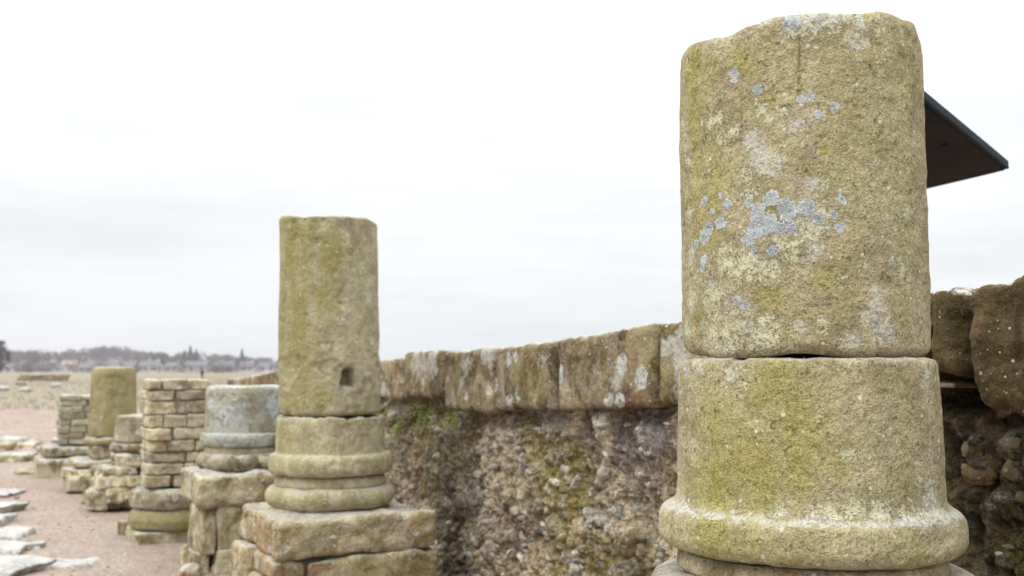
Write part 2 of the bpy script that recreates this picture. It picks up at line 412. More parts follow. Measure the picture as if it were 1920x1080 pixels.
M_flag = stone('wet_flagstone', (0.38, 0.365, 0.33), (0.50, 0.49, 0.465), (0.22, 0.195, 0.16), algae_amt=0.08, crust_amt=0.9, crust=(0.60, 0.60, 0.57), spots=0.4, mott=0.9,
               top=0.5, rough=0.45, wet=0.18, streak=0.1)

def core_mat():
    g = G('rubble_core')
    c = g.attr('Col', True)
    n1 = g.noise(150, 4, 0.7); n2 = g.noise(38, 4, 0.65); n3 = g.noise(5, 4, 0.6)
    v = g.math('MULTIPLY', g.math('MULTIPLY_ADD', g.ss(0.3, 0.7, n1), 1.0, 0.55), g.math('MULTIPLY_ADD', g.ss(0.3, 0.7, n2), 1.1, 0.50))
    cc = g.n.new('ShaderNodeCombineXYZ'); [g.l.new(v, cc.inputs[i]) for i in range(3)]
    c = g.mix(1.0, c, cc.outputs[0], 'MULTIPLY')
    cells2 = g.n.new('ShaderNodeTexVoronoi'); g.l.new(g.co, cells2.inputs['Vector']); cells2.inputs['Scale'].default_value = 60
    ch2 = g.sepc(cells2.outputs['Color'])
    s2 = g.math('MULTIPLY', g.math('GREATER_THAN', ch2[0], 0.62), g.math('MULTIPLY_ADD', ch2[1], 0.36, 0.10))
    m2 = g.math('MULTIPLY', g.ss(0.0, 0.06, g.math('SUBTRACT', s2, cells2.outputs['Distance'])), g.ss(0.42, 0.6, n3))
    c = g.mix(g.math('MULTIPLY', m2, 0.85), c, g.mix(g.attr('near'), (0.58, 0.54, 0.46), (0.17, 0.14, 0.08)))
    g.l.new(c, g.b.inputs['Base Color']); g.b.inputs['Roughness'].default_value = 0.6; g.b.inputs['Specular IOR Level'].default_value = 0.2
    h = g.math('MULTIPLY_ADD', n2, 2.0, g.math('MULTIPLY_ADD', n1, 0.7, g.math('MULTIPLY', m2, 0.3)))
    g.l.new(g.bump(h, 1.0, 0.016), g.b.inputs['Normal'])
    return g.m
M_core = core_mat()

def gravel_mat():
    g = G('wet_gravel')
    n0 = g.noise(0.9, 4, 0.6); n1 = g.noise(7, 5, 0.65); n2 = g.noise(45, 4, 0.7)
    vc = g.n.new('ShaderNodeTexVoronoi'); g.l.new(g.co, vc.inputs['Vector']); vc.inputs['Scale'].default_value = 38
    ch = g.sepc(vc.outputs['Color'])
    c = g.mix(g.ss(0.35, 0.65, n0), (0.265, 0.185, 0.13), (0.32, 0.25, 0.19))
    c = g.mix(g.math('MULTIPLY', g.ss(0.42, 0.72, n1), 0.7), c, (0.22, 0.115, 0.07))
    c = g.mix(g.math('MULTIPLY', ch[0], 0.5), c, (0.39, 0.33, 0.275))
    c = g.mix(g.math('MULTIPLY', g.ss(0.6, 0.9, ch[1]), 0.6), c, (0.22, 0.15, 0.115))
    n3 = g.noise(1.3, 6, 0.75, g.map((1, 0.5, 1))); c = g.mix(g.math('MULTIPLY', g.ss(0.50, 0.62, n3), 0.5), c, (0.23, 0.16, 0.12))
    v = g.math('MULTIPLY_ADD', g.ss(0.3, 0.7, n2), 0.6, 0.72)
    cc = g.n.new('ShaderNodeCombineXYZ'); [g.l.new(v, cc.inputs[i]) for i in range(3)]
    c = g.mix(1.0, c, cc.outputs[0], 'MULTIPLY')
    g.l.new(c, g.b.inputs['Base Color']); g.b.inputs['Roughness'].default_value = 0.62
    h = g.math('MULTIPLY_ADD', vc.outputs['Distance'], -1.0, n2)
    g.l.new(g.bump(h, 0.8, 0.012), g.b.inputs['Normal'])
    return g.m
M_gravel = gravel_mat()

def field_mat():
    g = G('winter_grass')
    n0 = g.noise(0.035, 5, 0.65, g.map((1, 0.35, 1))); n1 = g.noise(0.35, 5, 0.7, g.map((1, 0.4, 1))); n2 = g.noise(3, 4, 0.7)
    c = g.mix(g.ss(0.38, 0.62, n0), (0.20, 0.16, 0.095), (0.25, 0.21, 0.145))
    c = g.mix(g.math('MULTIPLY', g.ss(0.52, 0.70, n1), 0.6), c, (0.19, 0.19, 0.065))
    c = g.mix(g.math('MULTIPLY', g.ss(0.58, 0.70, n2), 0.4), c, (0.27, 0.17, 0.07))
    g.l.new(c, g.b.inputs['Base Color']); g.b.inputs['Roughness'].default_value = 0.9
    g.l.new(g.bump(n2, 0.6, 0.1), g.b.inputs['Normal'])
    return g.m
M_field = field_mat()

def plain(name, col, rough=0.8, var=0.3, scale=3.0, metal=0.0, col2=None, bump=0.0, spec=0.5):
    g = G(name); n = g.noise(scale, 4, 0.6)
    c2 = col2 or tuple(x * (1 - var) for x in col)
    c = g.mix(g.ss(0.35, 0.65, n), col, c2); g.l.new(c, g.b.inputs['Base Color'])
    g.b.inputs['Roughness'].default_value = rough; g.b.inputs['Metallic'].default_value = metal; g.b.inputs['Specular IOR Level'].default_value = spec
    if bump: g.l.new(g.bump(n, 0.5, bump), g.b.inputs['Normal'])
    return g.m

# ------------------------------------------------------------------ ground
def grid(xs, ys, zf):
    X, Y = np.meshgrid(xs, ys, indexing='ij'); V = np.stack([X, Y, np.zeros_like(X)], -1).reshape(-1, 3)
    V[:, 2] = zf(V)
    n, m = len(xs), len(ys); i = np.arange(n - 1)[:, None]; j = np.arange(m - 1)[None, :]
    return V, np.stack([i * m + j, (i + 1) * m + j, (i + 1) * m + j + 1, i * m + j + 1], -1).reshape(-1, 4)

V, Fc = grid(np.linspace(-1150, 1150, 90), np.concatenate([np.linspace(-40, 60, 30), np.linspace(70, 1150, 70)]), lambda v: -0.06 + 0 * v[:, 0])
o = mesh('ground', V, Fc, M_field); o['kind'] = 'structure'

def gz(v):
    far = sst(15, 27, v[:, 1])
    return 0.018 * fbm(v * 0.8, 3, 5) + 0.006 * fbm(v * 9, 3, 9) + far * (0.16 * fbm(v * 0.9, 5, 12, 0.65) + 0.05) - 0.16 * sst(29, 33, v[:, 1] + 2.5 * vnoise(v * 0.35, 3)) - 0.2 * sst(20, 26, np.abs(v[:, 0] + 4) )
V, Fc = grid(np.linspace(-30, 14, 440), np.concatenate([np.linspace(-3, 4, 20), np.linspace(4.05, 14, 260), np.linspace(14.1, 36, 160)]), gz)
o = mesh('gravel_path', V, Fc, M_gravel); o['kind'] = 'structure'

def hillz(v):
    px = 960 + v[:, 0] / np.maximum(v[:, 1], 1) * F
    f = np.interp(px, [-900, -200, 60, 230, 420, 530, 700, 1400, 3000], [0.9, 1.0, 0.95, 1.05, 0.72, 0.5, 0.3, 0.25, 0.3])
    return -0.3 + f * (10.5 * sst(430, 900, v[:, 1]) + 0.9 * fbm(v * 0.012, 3, 4) * sst(430, 600, v[:, 1]))
V, Fc = grid(np.linspace(-1100, 1100, 140), np.linspace(380, 1140, 60), hillz)
M_hill = plain('hillside', (0.13, 0.12, 0.085), 0.95, scale=0.02, col2=(0.17, 0.14, 0.13))
o = mesh('hillside', V, Fc, M_hill); o['kind'] = 'structure'

# ------------------------------------------------------------------ columns
GZ = EYE                                     # local z = world z, things stand on z = 0
def cyl_hit(px, py, X0, Y0, R):
    d = P(px, py, 1.0) - np.array([0, 0, EYE]); o_ = np.array([0, 0, EYE])
    a = d[0] ** 2 + d[1] ** 2; b = -2 * (d[0] * X0 + d[1] * Y0); c = X0 ** 2 + Y0 ** 2 - R * R
    D = b * b - 4 * a * c
    t = (-b - math.sqrt(max(D, 0))) / (2 * a)
    return o_ + d * t

def table_by_theta(pts, X0, Y0, R, zref):
    """photo points along an edge -> function of theta giving the height offset from zref"""
    th = []; zz = []
    for (x, y) in pts:
        h = cyl_hit(x, y, X0, Y0, R); th.append(math.atan2(h[1] - Y0, h[0] - X0) % (2 * math.pi)); zz.append(h[2] - zref)
    o_ = np.argsort(th); th = np.array(th)[o_]; zz = np.array(zz)[o_]
    t2 = np.concatenate([[th[-1] - 2 * math.pi], th, [th[0] + 2 * math.pi]]); z2 = np.concatenate([[zz[-1]], zz, [zz[0]]])
    return lambda t: np.interp(np.mod(t, 2 * math.pi), t2, z2)

# --- nearest column, the tall one on the right
X1, Y1 = 0.5385, 1.97
c1 = empty('stone_column', (X1, Y1, 0), 'tallest and nearest round sandstone column at the right, spotted with grey-blue and cream lichen', 'column', 'ruined columns and piers of the colonnade')
zt = 0.60 + EYE; zb = 0.0225 + EYE
rim = table_by_theta([(1281, 84), (1300, 76), (1345, 69), (1372, 60), (1400, 47), (1440, 35), (1480, 27), (1530, 21), (1570, 17), (1620, 18), (1660, 20), (1688, 27), (1700, 33), (1718, 38), (1728, 50), (1733, 72)], X1, Y1, 0.2185, zt)
foot = table_by_theta([(1282, 660), (1300, 668), (1315, 672), (1345, 672), (1400, 670), (1440, 666), (1460, 664), (1480, 660), (1500, 659), (1525, 660), (1550, 663), (1580, 667), (1600, 670), (1640, 671), (1655, 667), (1675, 670), (1737, 670)], X1, Y1, 0.2185, zb)
prof = [(zb, 0.205), (zb + 0.012, 0.2175), (zb + 0.1, 0.2195), (zt - 0.2, 0.2175), (zt - 0.02, 0.2155), (zt - 0.004, 0.211), (zt, 0.203)]
V, Fs = revolve(prof, 420, 0.0045, 0.005, 0.0035, 9, 11, rim, foot, 0.09)
W = V + np.array([X1, Y1, 0])

def spotfield(W, spots, X0, Y0, R, k=1.0):
    f = np.full(len(W), -3.0)
    for (x, y, r) in spots:
        h = cyl_hit(x, y, X0, Y0, R); rad = r / F * np.linalg.norm(h[:2]) * k
        f = np.maximum(f, 1 - np.linalg.norm(W - h, axis=1) / rad)
    return np.maximum(f, -1.5)
BL = [(1484, 42, 20), (1323, 377, 12), (1367, 382, 13), (1355, 367, 9), (1338, 397, 10), (1354, 418, 14), (1331, 432, 18), (1323, 445, 18), (1308, 458, 11), (1323, 487, 12),
      (1321, 502, 11), (1342, 513, 9), (1335, 534, 11), (1312, 509, 7), (1448, 372, 17), (1405, 380, 11), (1422, 392, 14), (1420, 407, 16), (1473, 392, 20), (1513, 390, 20), (1479, 403, 14),
      (1443, 422, 22), (1416, 433, 20), (1405, 449, 15), (1462, 426, 15), (1485, 428, 13), (1534, 411, 14), (1564, 403, 10), (1574, 428, 13), (1549, 427, 8), (1579, 378, 11), (1574, 359, 8),
      (1416, 468, 9), (1423, 481, 8), (1448, 471, 14), (1517, 472, 8), (1386, 564, 12), (1399, 572, 12), (1320, 614, 8), (1407, 618, 7), (1408, 652, 7),
      (1421, 168, 11), (1501, 187, 10), (1521, 181, 9), (1533, 217, 10), (1564, 202, 12), (1376, 143, 13), (1378, 130, 8), (1614, 268, 5), (1640, 598, 9), (1328, 320, 5)]
WH = [(1415, 262, 20), (1424, 288, 27), (1442, 312, 26), (1462, 300, 12), (1612, 62, 18), (1612, 80, 16), (1598, 68, 14), (1283, 158, 10), (1376, 140, 15), (1493, 235, 16), (1430, 40, 18), (1520, 35, 26), (1600, 30, 22), (1560, 28, 20),
      (1640, 540, 10), (1645, 565, 16), (1640, 580, 18), (1650, 618, 16), (1668, 628, 13), (1602, 640, 14), (1500, 612, 12), (1672, 490, 9), (1640, 303, 11), (1693, 60, 10), (1530, 470, 18), (1700, 320, 7), (1525, 345, 14)]
CR = [(1430, 205, 20), (1445, 225, 18), (1465, 215, 18), (1340, 225, 28), (1375, 245, 20), (1355, 260, 18), (1400, 330, 20), (1385, 345, 12), (1405, 365, 22), (1545, 395, 30), (1520, 430, 34), (1480, 460, 40),
      (1370, 490, 45), (1400, 500, 45), (1440, 510, 36), (1340, 560, 46), (1385, 595, 50), (1350, 640, 60), (1430, 620, 42), (1440, 645, 32), (1300, 560, 34), (1300, 480, 26), (1295, 400, 24), (1290, 300, 18), (1290, 620, 30),
      (1285, 230, 14), (1540, 345, 20), (1590, 640, 26), (1545, 612, 24), (1620, 600, 22), (1660, 610, 26), (1500, 350, 10), (1580, 520, 16), (1620, 500, 12), (1520, 55, 26), (1480, 60, 20), (1560, 45, 26), (1700, 400, 22), (1690, 500, 24), (1480, 660, 22)]
AL1 = [(1300 + 4 * k, 120 + 45 * k, 55) for k in range(8)] + [(1430, 200, 40), (1440, 560, 40), (1320, 600, 40)] + [(1320, 150, 60), (1330, 260, 70), (1350, 330, 60), (1400, 120, 50), (1310, 380, 50), (1540, 520, 34), (1545, 600, 30), (1545, 280, 16), (1548, 340, 14)]
DL = [(1498, y, 4) for y in range(70, 176, 5)] + [(1390, y, 3) for y in range(150, 330, 8)] + [(1310, 668, 9)]
blue = spotfield(W, BL, X1, Y1, 0.2185, 0.92); white = spotfield(W, WH, X1, Y1, 0.2185)
crust = np.maximum(spotfield(W, CR, X1, Y1, 0.2185, 1.25), -0.6); algae = np.clip(spotfield(W, AL1, X1, Y1, 0.2185) * 1.2, 0, 0.75)
darkl = np.clip(spotfield(W, DL, X1, Y1, 0.2185) * 2, 0, 1)
white = np.maximum(white, -0.55 + 0.0 * white + 0.35 * sst(zt - 0.012, zt + 0.02, W[:, 2]))
mesh('shaft_drum', V, Fs, M_hero, c1, attrs={'rnd': 0 * blue, 'blue': blue, 'white': white, 'crust': crust, 'algae': algae, 'darkline': darkl})

z = lambda y: zat(y, Y1)
zt2 = z(673.5); zt2_ = zt2
prof = [(z(1026), 0.232), (z(1024), 0.245), (z(1016), 0.262), (z(1000), 0.2705), (z(980), 0.2695), (z(962), 0.268), (z(950), 0.262), (z(943), 0.251), (z(938), 0.243), (z(933), 0.2385), (z(905), 0.2355),
        (z(800), 0.232), (z(700), 0.2275), (z(682), 0.2265), (zt2 - 0.004, 0.224), (zt2, 0.214)]
def chips(a, fr, sd):
    def f(t):
        q = np.stack([np.cos(t).ravel() * fr, np.sin(t).ravel() * fr, 0 * t.ravel() + sd], 1)
        return -(a * sst(0.15, 0.6, fbm(q, 3, sd, 0.6)) + a * 0.25 * (fbm(q * 4, 2, sd + 1) + 1)).reshape(t.shape)
    return f
rim2 = chips(0.0045, 4.0, 3)
V, Fs = revolve(prof, 420, 0.0045, 0.007, 0.0035, 8, 23, rim2, None)
W = V + np.array([X1, Y1, 0]); R2 = 0.232
AL2 = [(1450, 700, 45), (1480, 760, 60), (1500, 820, 60), (1480, 880, 60), (1440, 920, 50), (1360, 800, 70), (1330, 900, 70), (1400, 860, 70), (1560, 860, 40), (1420, 740, 40), (1350, 1000, 60), (1290, 1010, 50), (1450, 1010, 50), (1600, 1000, 40), (1680, 1000, 30)]
CR2 = [(1370, 700, 22), (1310, 690, 20), (1740, 700, 14), (1735, 850, 14), (1560, 960, 30), (1600, 950, 34), (1650, 960, 34), (1700, 980, 50), (1740, 960, 50), (1720, 900, 16), (1740, 920, 30), (1590, 850, 24), (1580, 990, 18), (1460, 965, 26), (1520, 970, 20)]
WH2 = [(1283, 690, 16), (1276, 730, 12), (1278, 760, 9), (1300, 678, 14), (1260, 955, 26), (1290, 962, 26), (1320, 970, 20), (1350, 968, 16), (1245, 965, 16), (1740, 950, 26), (1720, 975, 20), (1606, 889, 5), (1590, 985, 13), (1470, 990, 9), (1488, 1020, 8), (1700, 1000, 16), (1380, 965, 12)]
DL2 = [(1480, 722, 6), (1484, 730, 4), (1317, 766, 6)] + [(x0, yy, 4) for x0 in (1340, 1380, 1410, 1460) for yy in range(990, 1025, 6)] + [(1345, 800, 3), (1570, 840, 4), (1690, 828, 6)]
blue = np.full(len(V), -1.0); white = spotfield(W, WH2, X1, Y1, R2); crust = np.maximum(spotfield(W, CR2, X1, Y1, R2, 1.2), -0.8)
white = np.maximum(white, -0.9 + 1.15 * np.exp(-((W[:, 2] - z(946)) / 0.010) ** 2))
algae = np.clip(spotfield(W, AL2, X1, Y1, R2, 1.4) * 1.1, 0, 0.72); darkl = np.clip(spotfield(W, DL2, X1, Y1, R2) * 2, 0, 1)
mesh('base_drum', V, Fs, M_hero, c1, attrs={'rnd': 0 * blue + 0.0, 'blue': blue, 'white': white, 'crust': crust, 'algae': algae, 'darkline': darkl})
prof = [(z(1064), 0.236), (z(1062), 0.240), (z(1045), 0.238), (z(1030), 0.234), (z(1026.5), 0.226)]
V, Fs = revolve(prof, 200, 0.006, 0.004, 0.002, 9, 31)
mesh('scotia', V, Fs, M_slab, c1)
prof = [(z(1130), 0.25), (z(1126), 0.28), (z(1100), 0.293), (z(1078), 0.286), (z(1068), 0.262), (z(1064.5), 0.24)]
V, Fs = revolve(prof, 200, 0.007, 0.01, 0.010, 7, 37)
mesh('lower_torus', V, Fs, M_slab, c1)
def put(bm, V, Fc, at, yaw, rnd=None): bm.add(rotz(V, yaw) + np.array(at), Fc, rnd)
b = Mb(); Vb, Fb = block((0.78, 0.72, 0.16), 0.03, 0.012, 5, 30); put(b, Vb, Fb, (0, 0, z(1130) - 0.082), ROW); b.build('pedestal_slab', M_slab, c1)
b = Mb()
zz = z(1130) - 0.165
for k in range(3):
    hh = zz / 3
    for i in (-1, 1):
        for j in (-1, 1):
            Vb, Fb = block((0.37, 0.34, hh * 0.97), 0.03, 0.014, 6, 14); put(b, Vb, Fb, U * 0.185 * i + Vv * 0.17 * j + np.array([0, 0, hh * (k + 0.5)]), ROW)
b.build('pedestal_blocks', M_rub, c1)

M_col2 = stone('sandstone_olive_pale', (0.40, 0.35, 0.21), (0.48, 0.43, 0.32), (0.27, 0.225, 0.14), algae_amt=0.40, crust_amt=0.3,
               spots=0.0, top=0.35, streak=0.9, mott=0.5, grain=0.75, hero=True)
# --- second column, with the square socket in its shaft
Y2 = 4.8; X2 = xat(622, 700, Y2)
c2 = empty('stone_column', (X2, Y2, 0), 'slender olive-brown round column with a small square hole low in its shaft', 'column', 'ruined columns and piers of the colonnade')
z = lambda y: zat(y, Y2)
zt, zb = z(405.5), z(775.5)
rim = table_by_theta([(527, 410), (534, 404), (550, 402), (575, 403), (592, 401), (640, 401), (670, 404), (700, 407), (709, 413)], X2, Y2, 0.219, zt)
prof = [(zb, 0.205), (zb + 0.01, 0.2205), (z(740), 0.2215), (z(600), 0.2195), (z(440), 0.2195), (zt - 0.014, 0.219), (zt, 0.208)]
V, Fs = revolve(prof, 200, 0.011, 0.011, 0.004, 7, 41, rim, None)
def lean(V): 
    V = V.copy(); V[:, 0] -= 0.026 * (V[:, 2] - zb) / (zt - zb); return V
# the socket: a square pocket pushed into the stone
Wd = V + np.array([X2, Y2, 0]); hc = cyl_hit(653, 710, X2, Y2, 0.2205)
nrm = np.array([hc[0] - X2, hc[1] - Y2, 0]); nrm /= np.linalg.norm(nrm); tg = np.array([-nrm[1], nrm[0], 0])
def pocket(Wd, V):
    du = (Wd - hc) @ tg; dv = (Wd - hc)[:, 2]; front = (V @ nrm) > 0.1
    wv = fbm(Wd * 22, 3, 7, 0.6) * 0.013; du = du + wv; dv = dv + fbm(Wd * 20 + 9, 3, 8, 0.6) * 0.014
    m = (1 - sst(0.018, 0.036, np.abs(du))) * (1 - sst(0.028, 0.045, np.abs(dv))) * front
    return m
# refine the mesh near the socket by using a denser surface
V, Fs = revolve(prof, 560, 0.005, 0.009, 0.005, 7, 41, rim, None); V = lean(V)
Wd = V + np.array([X2, Y2, 0]); m = pocket(Wd, V); V = V - nrm * (m * 0.075)[:, None]
al = np.clip(spotfield(Wd, [(545, y_, 75) for y_ in range(430, 760, 30)] + [(625, 480, 50), (610, 560, 45), (600, 745, 30), (675, 765, 18)], X2, Y2, 0.2205) * 1.0, 0, 0.5)
wh = spotfield(Wd, [(545, 425, 12), (700, 420, 14), (703, 475, 6), (605, 513, 6), (685, 500, 24), (695, 560, 24), (640, 600, 16), (700, 640, 20), (655, 752, 14), (690, 700, 18), (640, 430, 16), (610, 650, 14)], X2, Y2, 0.2205)
dk = np.clip(spotfield(Wd, [(590, 420, 14), (588, 450, 12), (587, 480, 9), (650, 420, 22), (672, 445, 20), (660, 470, 14), (690, 430, 16), (555, 412, 10), (535, 430, 8), (600, 768, 16), (668, 768, 12), (575, 590, 8)], X2, Y2, 0.2205) * 1.3, 0, 0.55)
ze = 0 * wh
mesh('shaft_drum', V, Fs, M_col2, c2, attrs={'rnd': ze, 'blue': ze - 1, 'white': wh - 0.75, 'crust': np.maximum(wh, -0.3), 'algae': al, 'darkline': dk})
prof = [(z(886), 0.235), (z(884), 0.262), (z(876), 0.2705), (z(866), 0.2725), (z(856), 0.271), (z(851), 0.266), (z(847.5), 0.256), (z(847), 0.242), (z(820), 0.2405), (z(785), 0.2395), (z(779), 0.238), (z(777), 0.228)]
V, Fs = revolve(prof, 200, 0.0055, 0.006, 0.004, 7, 43, chips(0.012, 4, 5)); mesh('base_drum', V, Fs, M_col, c2)
prof = [(z(909), 0.24), (z(905), 0.246), (z(892), 0.243), (z(886.5), 0.236)]
V, Fs = revolve(prof, 160, 0.008, 0.004, 0.003, 7, 44); mesh('scotia', V, Fs, M_col, c2)
prof = [(z(948), 0.245), (z(945), 0.268), (z(934), 0.286), (z(924), 0.290), (z(914), 0.283), (z(907), 0.262), (z(905), 0.245)]
V, Fs = revolve(prof, 180, 0.008, 0.010, 0.005, 6, 45); mesh('lower_torus', V, Fs, M_col, c2)
zs = z(948) - 0.003
def slabwarp(p):
    p = p.copy(); p[:, 2] -= 0.012 * fbm(p * 5, 2, 3); p[:, 0] += 0.02 * fbm(p * 4 + 9, 2, 8); return p
Vb, Fb = block((0.70, 0.66, 0.155), 0.028, 0.016, 7, 64, 5, slabwarp)
b = Mb(); put(b, Vb, Fb, (0.035, -0.03, zs - 0.0775), ROW); b.build('pedestal_slab', M_slab, c2)
b = Mb(); zz = zs - 0.158
for (u, v, su, sv, z0, z1) in [(-0.265, -0.17, 0.15, 0.30, zz - 0.085, zz - 0.004), (-0.25, -0.16, 0.22, 0.34, zz - 0.20, zz - 0.088), (-0.28, 0.14, 0.18, 0.3, zz - 0.16, zz), (0.09, -0.155, 0.56, 0.34, zz - 0.17, zz - 0.006),
                               (0.1, 0.17, 0.54, 0.28, zz - 0.2, zz), (-0.2, -0.1, 0.38, 0.5, 0.12, zz - 0.205), (0.17, -0.12, 0.38, 0.46, 0.1, zz - 0.175), (0, 0, 0.74, 0.7, -0.02, 0.12)]:
    Vb, Fb = block((su, sv, z1 - z0), 0.020, 0.020, 6, 22, None, None, 0.05); put(b, Vb, Fb, U * u + Vv * v + np.array([0.01, -0.04, (z0 + z1) / 2]), ROW)
b.build('pedestal_blocks', M_slab, c2)
Vb, Fb = block((0.62, 0.54, zz - 0.02), 0.02, 0.01, 6, 10); b = Mb(); put(b, Vb, Fb, (0.01, -0.04, zz / 2), ROW); b.build('mortar', M_mortar, c2)

# --- third column: a low stump covered with grey lichen
Y3 = 6.8; X3 = xat(459, 800, Y3)
c3 = empty('stone_column', (X3, Y3, 0), 'low round column stump capped with blue-grey lichen, on a broad block, left of the slender column', 'column', 'ruined columns and piers of the colonnade')
z = lambda y: zat(y, Y3)
zt = z(723)
prof = [(z(833), 0.245), (z(831), 0.262), (z(824), 0.270), (z(817), 0.270), (z(811.5), 0.262), (z(810), 0.243), (z(780), 0.240), (z(736), 0.239), (z(727), 0.232), (zt, 0.212)]
V, Fs = revolve(prof, 200, 0.0055, 0.007, 0.006, 6, 51); mesh('base_drum', V, Fs, M_grey, c3)
prof = [(z(849), 0.243), (z(846), 0.246), (z(833.5), 0.243)]
V, Fs = revolve(prof, 120, 0.009, 0.004, 0.003, 6, 52); mesh('scotia', V, Fs, M_col, c3)
prof = [(z(877), 0.25), (z(874), 0.275), (z(864), 0.290), (z(855), 0.284), (z(849.5), 0.262), (z(847), 0.245)]
V, Fs = revolve(prof, 140, 0.009, 0.010, 0.007, 6, 53); mesh('lower_torus', V, Fs, M_rub, c3)
zs = z(877) - 0.002
Vb, Fb = block((0.74, 0.66, 0.19), 0.03, 0.018, 7, 46, 8, slabwarp)
b = Mb(); put(b, Vb, Fb, (0.04, -0.02, zs - 0.095), ROW); b.build('pedestal_slab', M_rub, c3)
b = Mb(); zz = zs - 0.192
for (u, v, su, sv, z0, z1) in [(-0.30, -0.12, 0.10, 0.34, 0.10, zz), (-0.17, -0.19, 0.17, 0.24, zz - 0.25, zz), (0.02, -0.19, 0.19, 0.22, zz - 0.25, zz), (0.20, -0.18, 0.16, 0.22, zz - 0.24, zz),
                               (-0.15, -0.17, 0.20, 0.30, -0.02, zz - 0.255), (0.10, -0.18, 0.30, 0.30, -0.02, zz - 0.255), (-0.33, -0.10, 0.10, 0.3, -0.02, 0.12), (0, 0.12, 0.6, 0.4, 0, zz)]:
    Vb, Fb = block((su, sv, z1 - z0), 0.020, 0.020, 7, 18, None, None, 0.08); put(b, Vb, Fb, U * u + Vv * v + np.array([0.04, -0.02, (z0 + z1) / 2]), ROW)
b.build('pedestal_blocks', M_rub, c3)
Vb, Fb = block((0.52, 0.5, zz), 0.02, 0.01, 6, 10); b = Mb(); put(b, Vb, Fb, (0.04, -0.02, zz / 2), ROW); b.build('mortar', M_mortar, c3)

# --- piers of small coursed stones
def pier(X0, Y0, rows, hw, label, mat, seed, nst=2):
    r = random.Random(seed)
    t = empty('stone_pier', (X0, Y0, 0), label, 'pier', 'ruined columns and piers of the colonnade')
    b = Mb(); zf = lambda y: zat(y, Y0 - hw)
    for k in range(len(rows) - 1):
        z1, z0 = zf(rows[k]), zf(rows[k + 1]); h = z1 - z0
        for v in (-1, 1):
            s = r.uniform(0.32, 0.68) if nst == 2 else None
            cuts = [0, s, 1] if s else [0, 1]
            if r.random() < 0.35: cuts = [0, r.uniform(0.18, 0.3), r.uniform(0.62, 0.78), 1]
            for a, c in zip(cuts[:-1], cuts[1:]):
                wdt = (c - a) * 2 * hw; uc = -hw + (a + c) * hw
                jit = r.uniform(-0.013, 0.013)
                Vb, Fb = block((wdt - 0.009 - r.random() * 0.010, hw * 0.97, h - 0.006 - r.random() * 0.007), 0.011, 0.010, 12, 18, r.randint(0, 9999), None, 0.035)
                put(b, Vb, Fb, U * (uc + jit) + Vv * (v * hw / 2 + jit) + np.array([0, 0, (z0 + z1) / 2]), ROW, r.random())
    b.build('shaft', mat, t)
    ztop, zbot = zf(rows[0]), zf(rows[-1])
    Vb, Fb = block((2 * hw - 0.05, 2 * hw - 0.05, ztop - zbot - 0.03), 0.01, 0.004, 10, 12)
    b = Mb(); put(b, Vb, Fb, (0, 0, (ztop + zbot) / 2), ROW); b.build('mortar', M_mortar, t)
    return t
Y4 = 7.75; X4 = xat(327, 800, Y4)
p4 = pier(X4, Y4, [711, 732, 751, 778, 803, 826, 848, 869, 891, 914], 0.212, 'square pier of small coursed stones between the grey stump and the mossy drum', M_pier, 4)
z = lambda y: zat(y, Y4)
prof = [(z(949), 0.27), (z(945), 0.29), (z(930), 0.302), (z(917), 0.288), (z(911), 0.25)]
V, Fs = revolve(prof, 120, 0.01, 0.01, 0.007, 6, 61); mesh('upper_torus', V, Fs, M_rub, p4)
prof = [(z(986), 0.27), (z(983), 0.292), (z(968), 0.302), (z(956), 0.285), (z(949.5), 0.26)]
V, Fs = revolve(prof, 120, 0.01, 0.01, 0.007, 6, 62); mesh('lower_torus', V, Fs, M_moss, p4)
b = Mb(); Vb, Fb = block((0.56, 0.52, z(986) + 0.02), 0.02, 0.01, 6, 20); put(b, Vb, Fb, (0, 0, z(986) / 2 - 0.012), ROW); b.build('plinth', M_rub, p4)

# --- fifth: small pale stump on a heap of rough courses
Y5 = 9.5; X5 = xat(259, 850, Y5)
c5 = empty('stone_column', (X5, Y5, 0), 'short pale column stump on rough stacked blocks, between the mossy drum and the square pier', 'column', 'ruined columns and piers of the colonnade')
z = lambda y: zat(y, Y5)
prof = [(z(829), 0.20), (z(826), 0.208), (z(780), 0.195), (z(777), 0.175)]
V, Fs = revolve(prof, 100, 0.012, 0.01, 0.006, 6, 71); mesh('base_drum', V, Fs, M_pier, c5)
prof = [(z(846), 0.21), (z(843), 0.235), (z(837), 0.240), (z(830), 0.225), (z(829.5), 0.2)]
V, Fs = revolve(prof, 100, 0.012, 0.01, 0.008, 6, 72); mesh('torus', V, Fs, M_rub, c5)
b = Mb()
for (u, v, su, sv, ya, yb) in [(-0.10, -0.1, 0.24, 0.3, 848, 869), (0.14, -0.1, 0.24, 0.3, 848, 871), (-0.18, -0.12, 0.30, 0.34, 869, 884), (0.14, -0.1, 0.26, 0.34, 871, 884), (-0.12, -0.14, 0.44, 0.34, 886, 904),
                           (-0.24, -0.14, 0.12, 0.4, 905, 930), (0.0, -0.14, 0.36, 0.34, 905, 928), (-0.34, -0.16, 0.16, 0.3, 912, 944), (-0.1, 0.0, 0.5, 0.5, 925, 945), (0.2, 0.05, 0.2, 0.4, 885, 940), (-0.2, 0.15, 0.3, 0.3, 886, 930)]:
    z1, z0 = z(ya), z(yb) - 0.01
    Vb, Fb = block((su, sv, z1 - z0), 0.022, 0.024, 9, 18, None, None, 0.12); put(b, Vb, Fb, U * u + Vv * v + np.array([0, 0, (z0 + z1) / 2]), ROW + random.uniform(-0.12, 0.12))
b.build('pedestal_blocks', M_rub, c5)

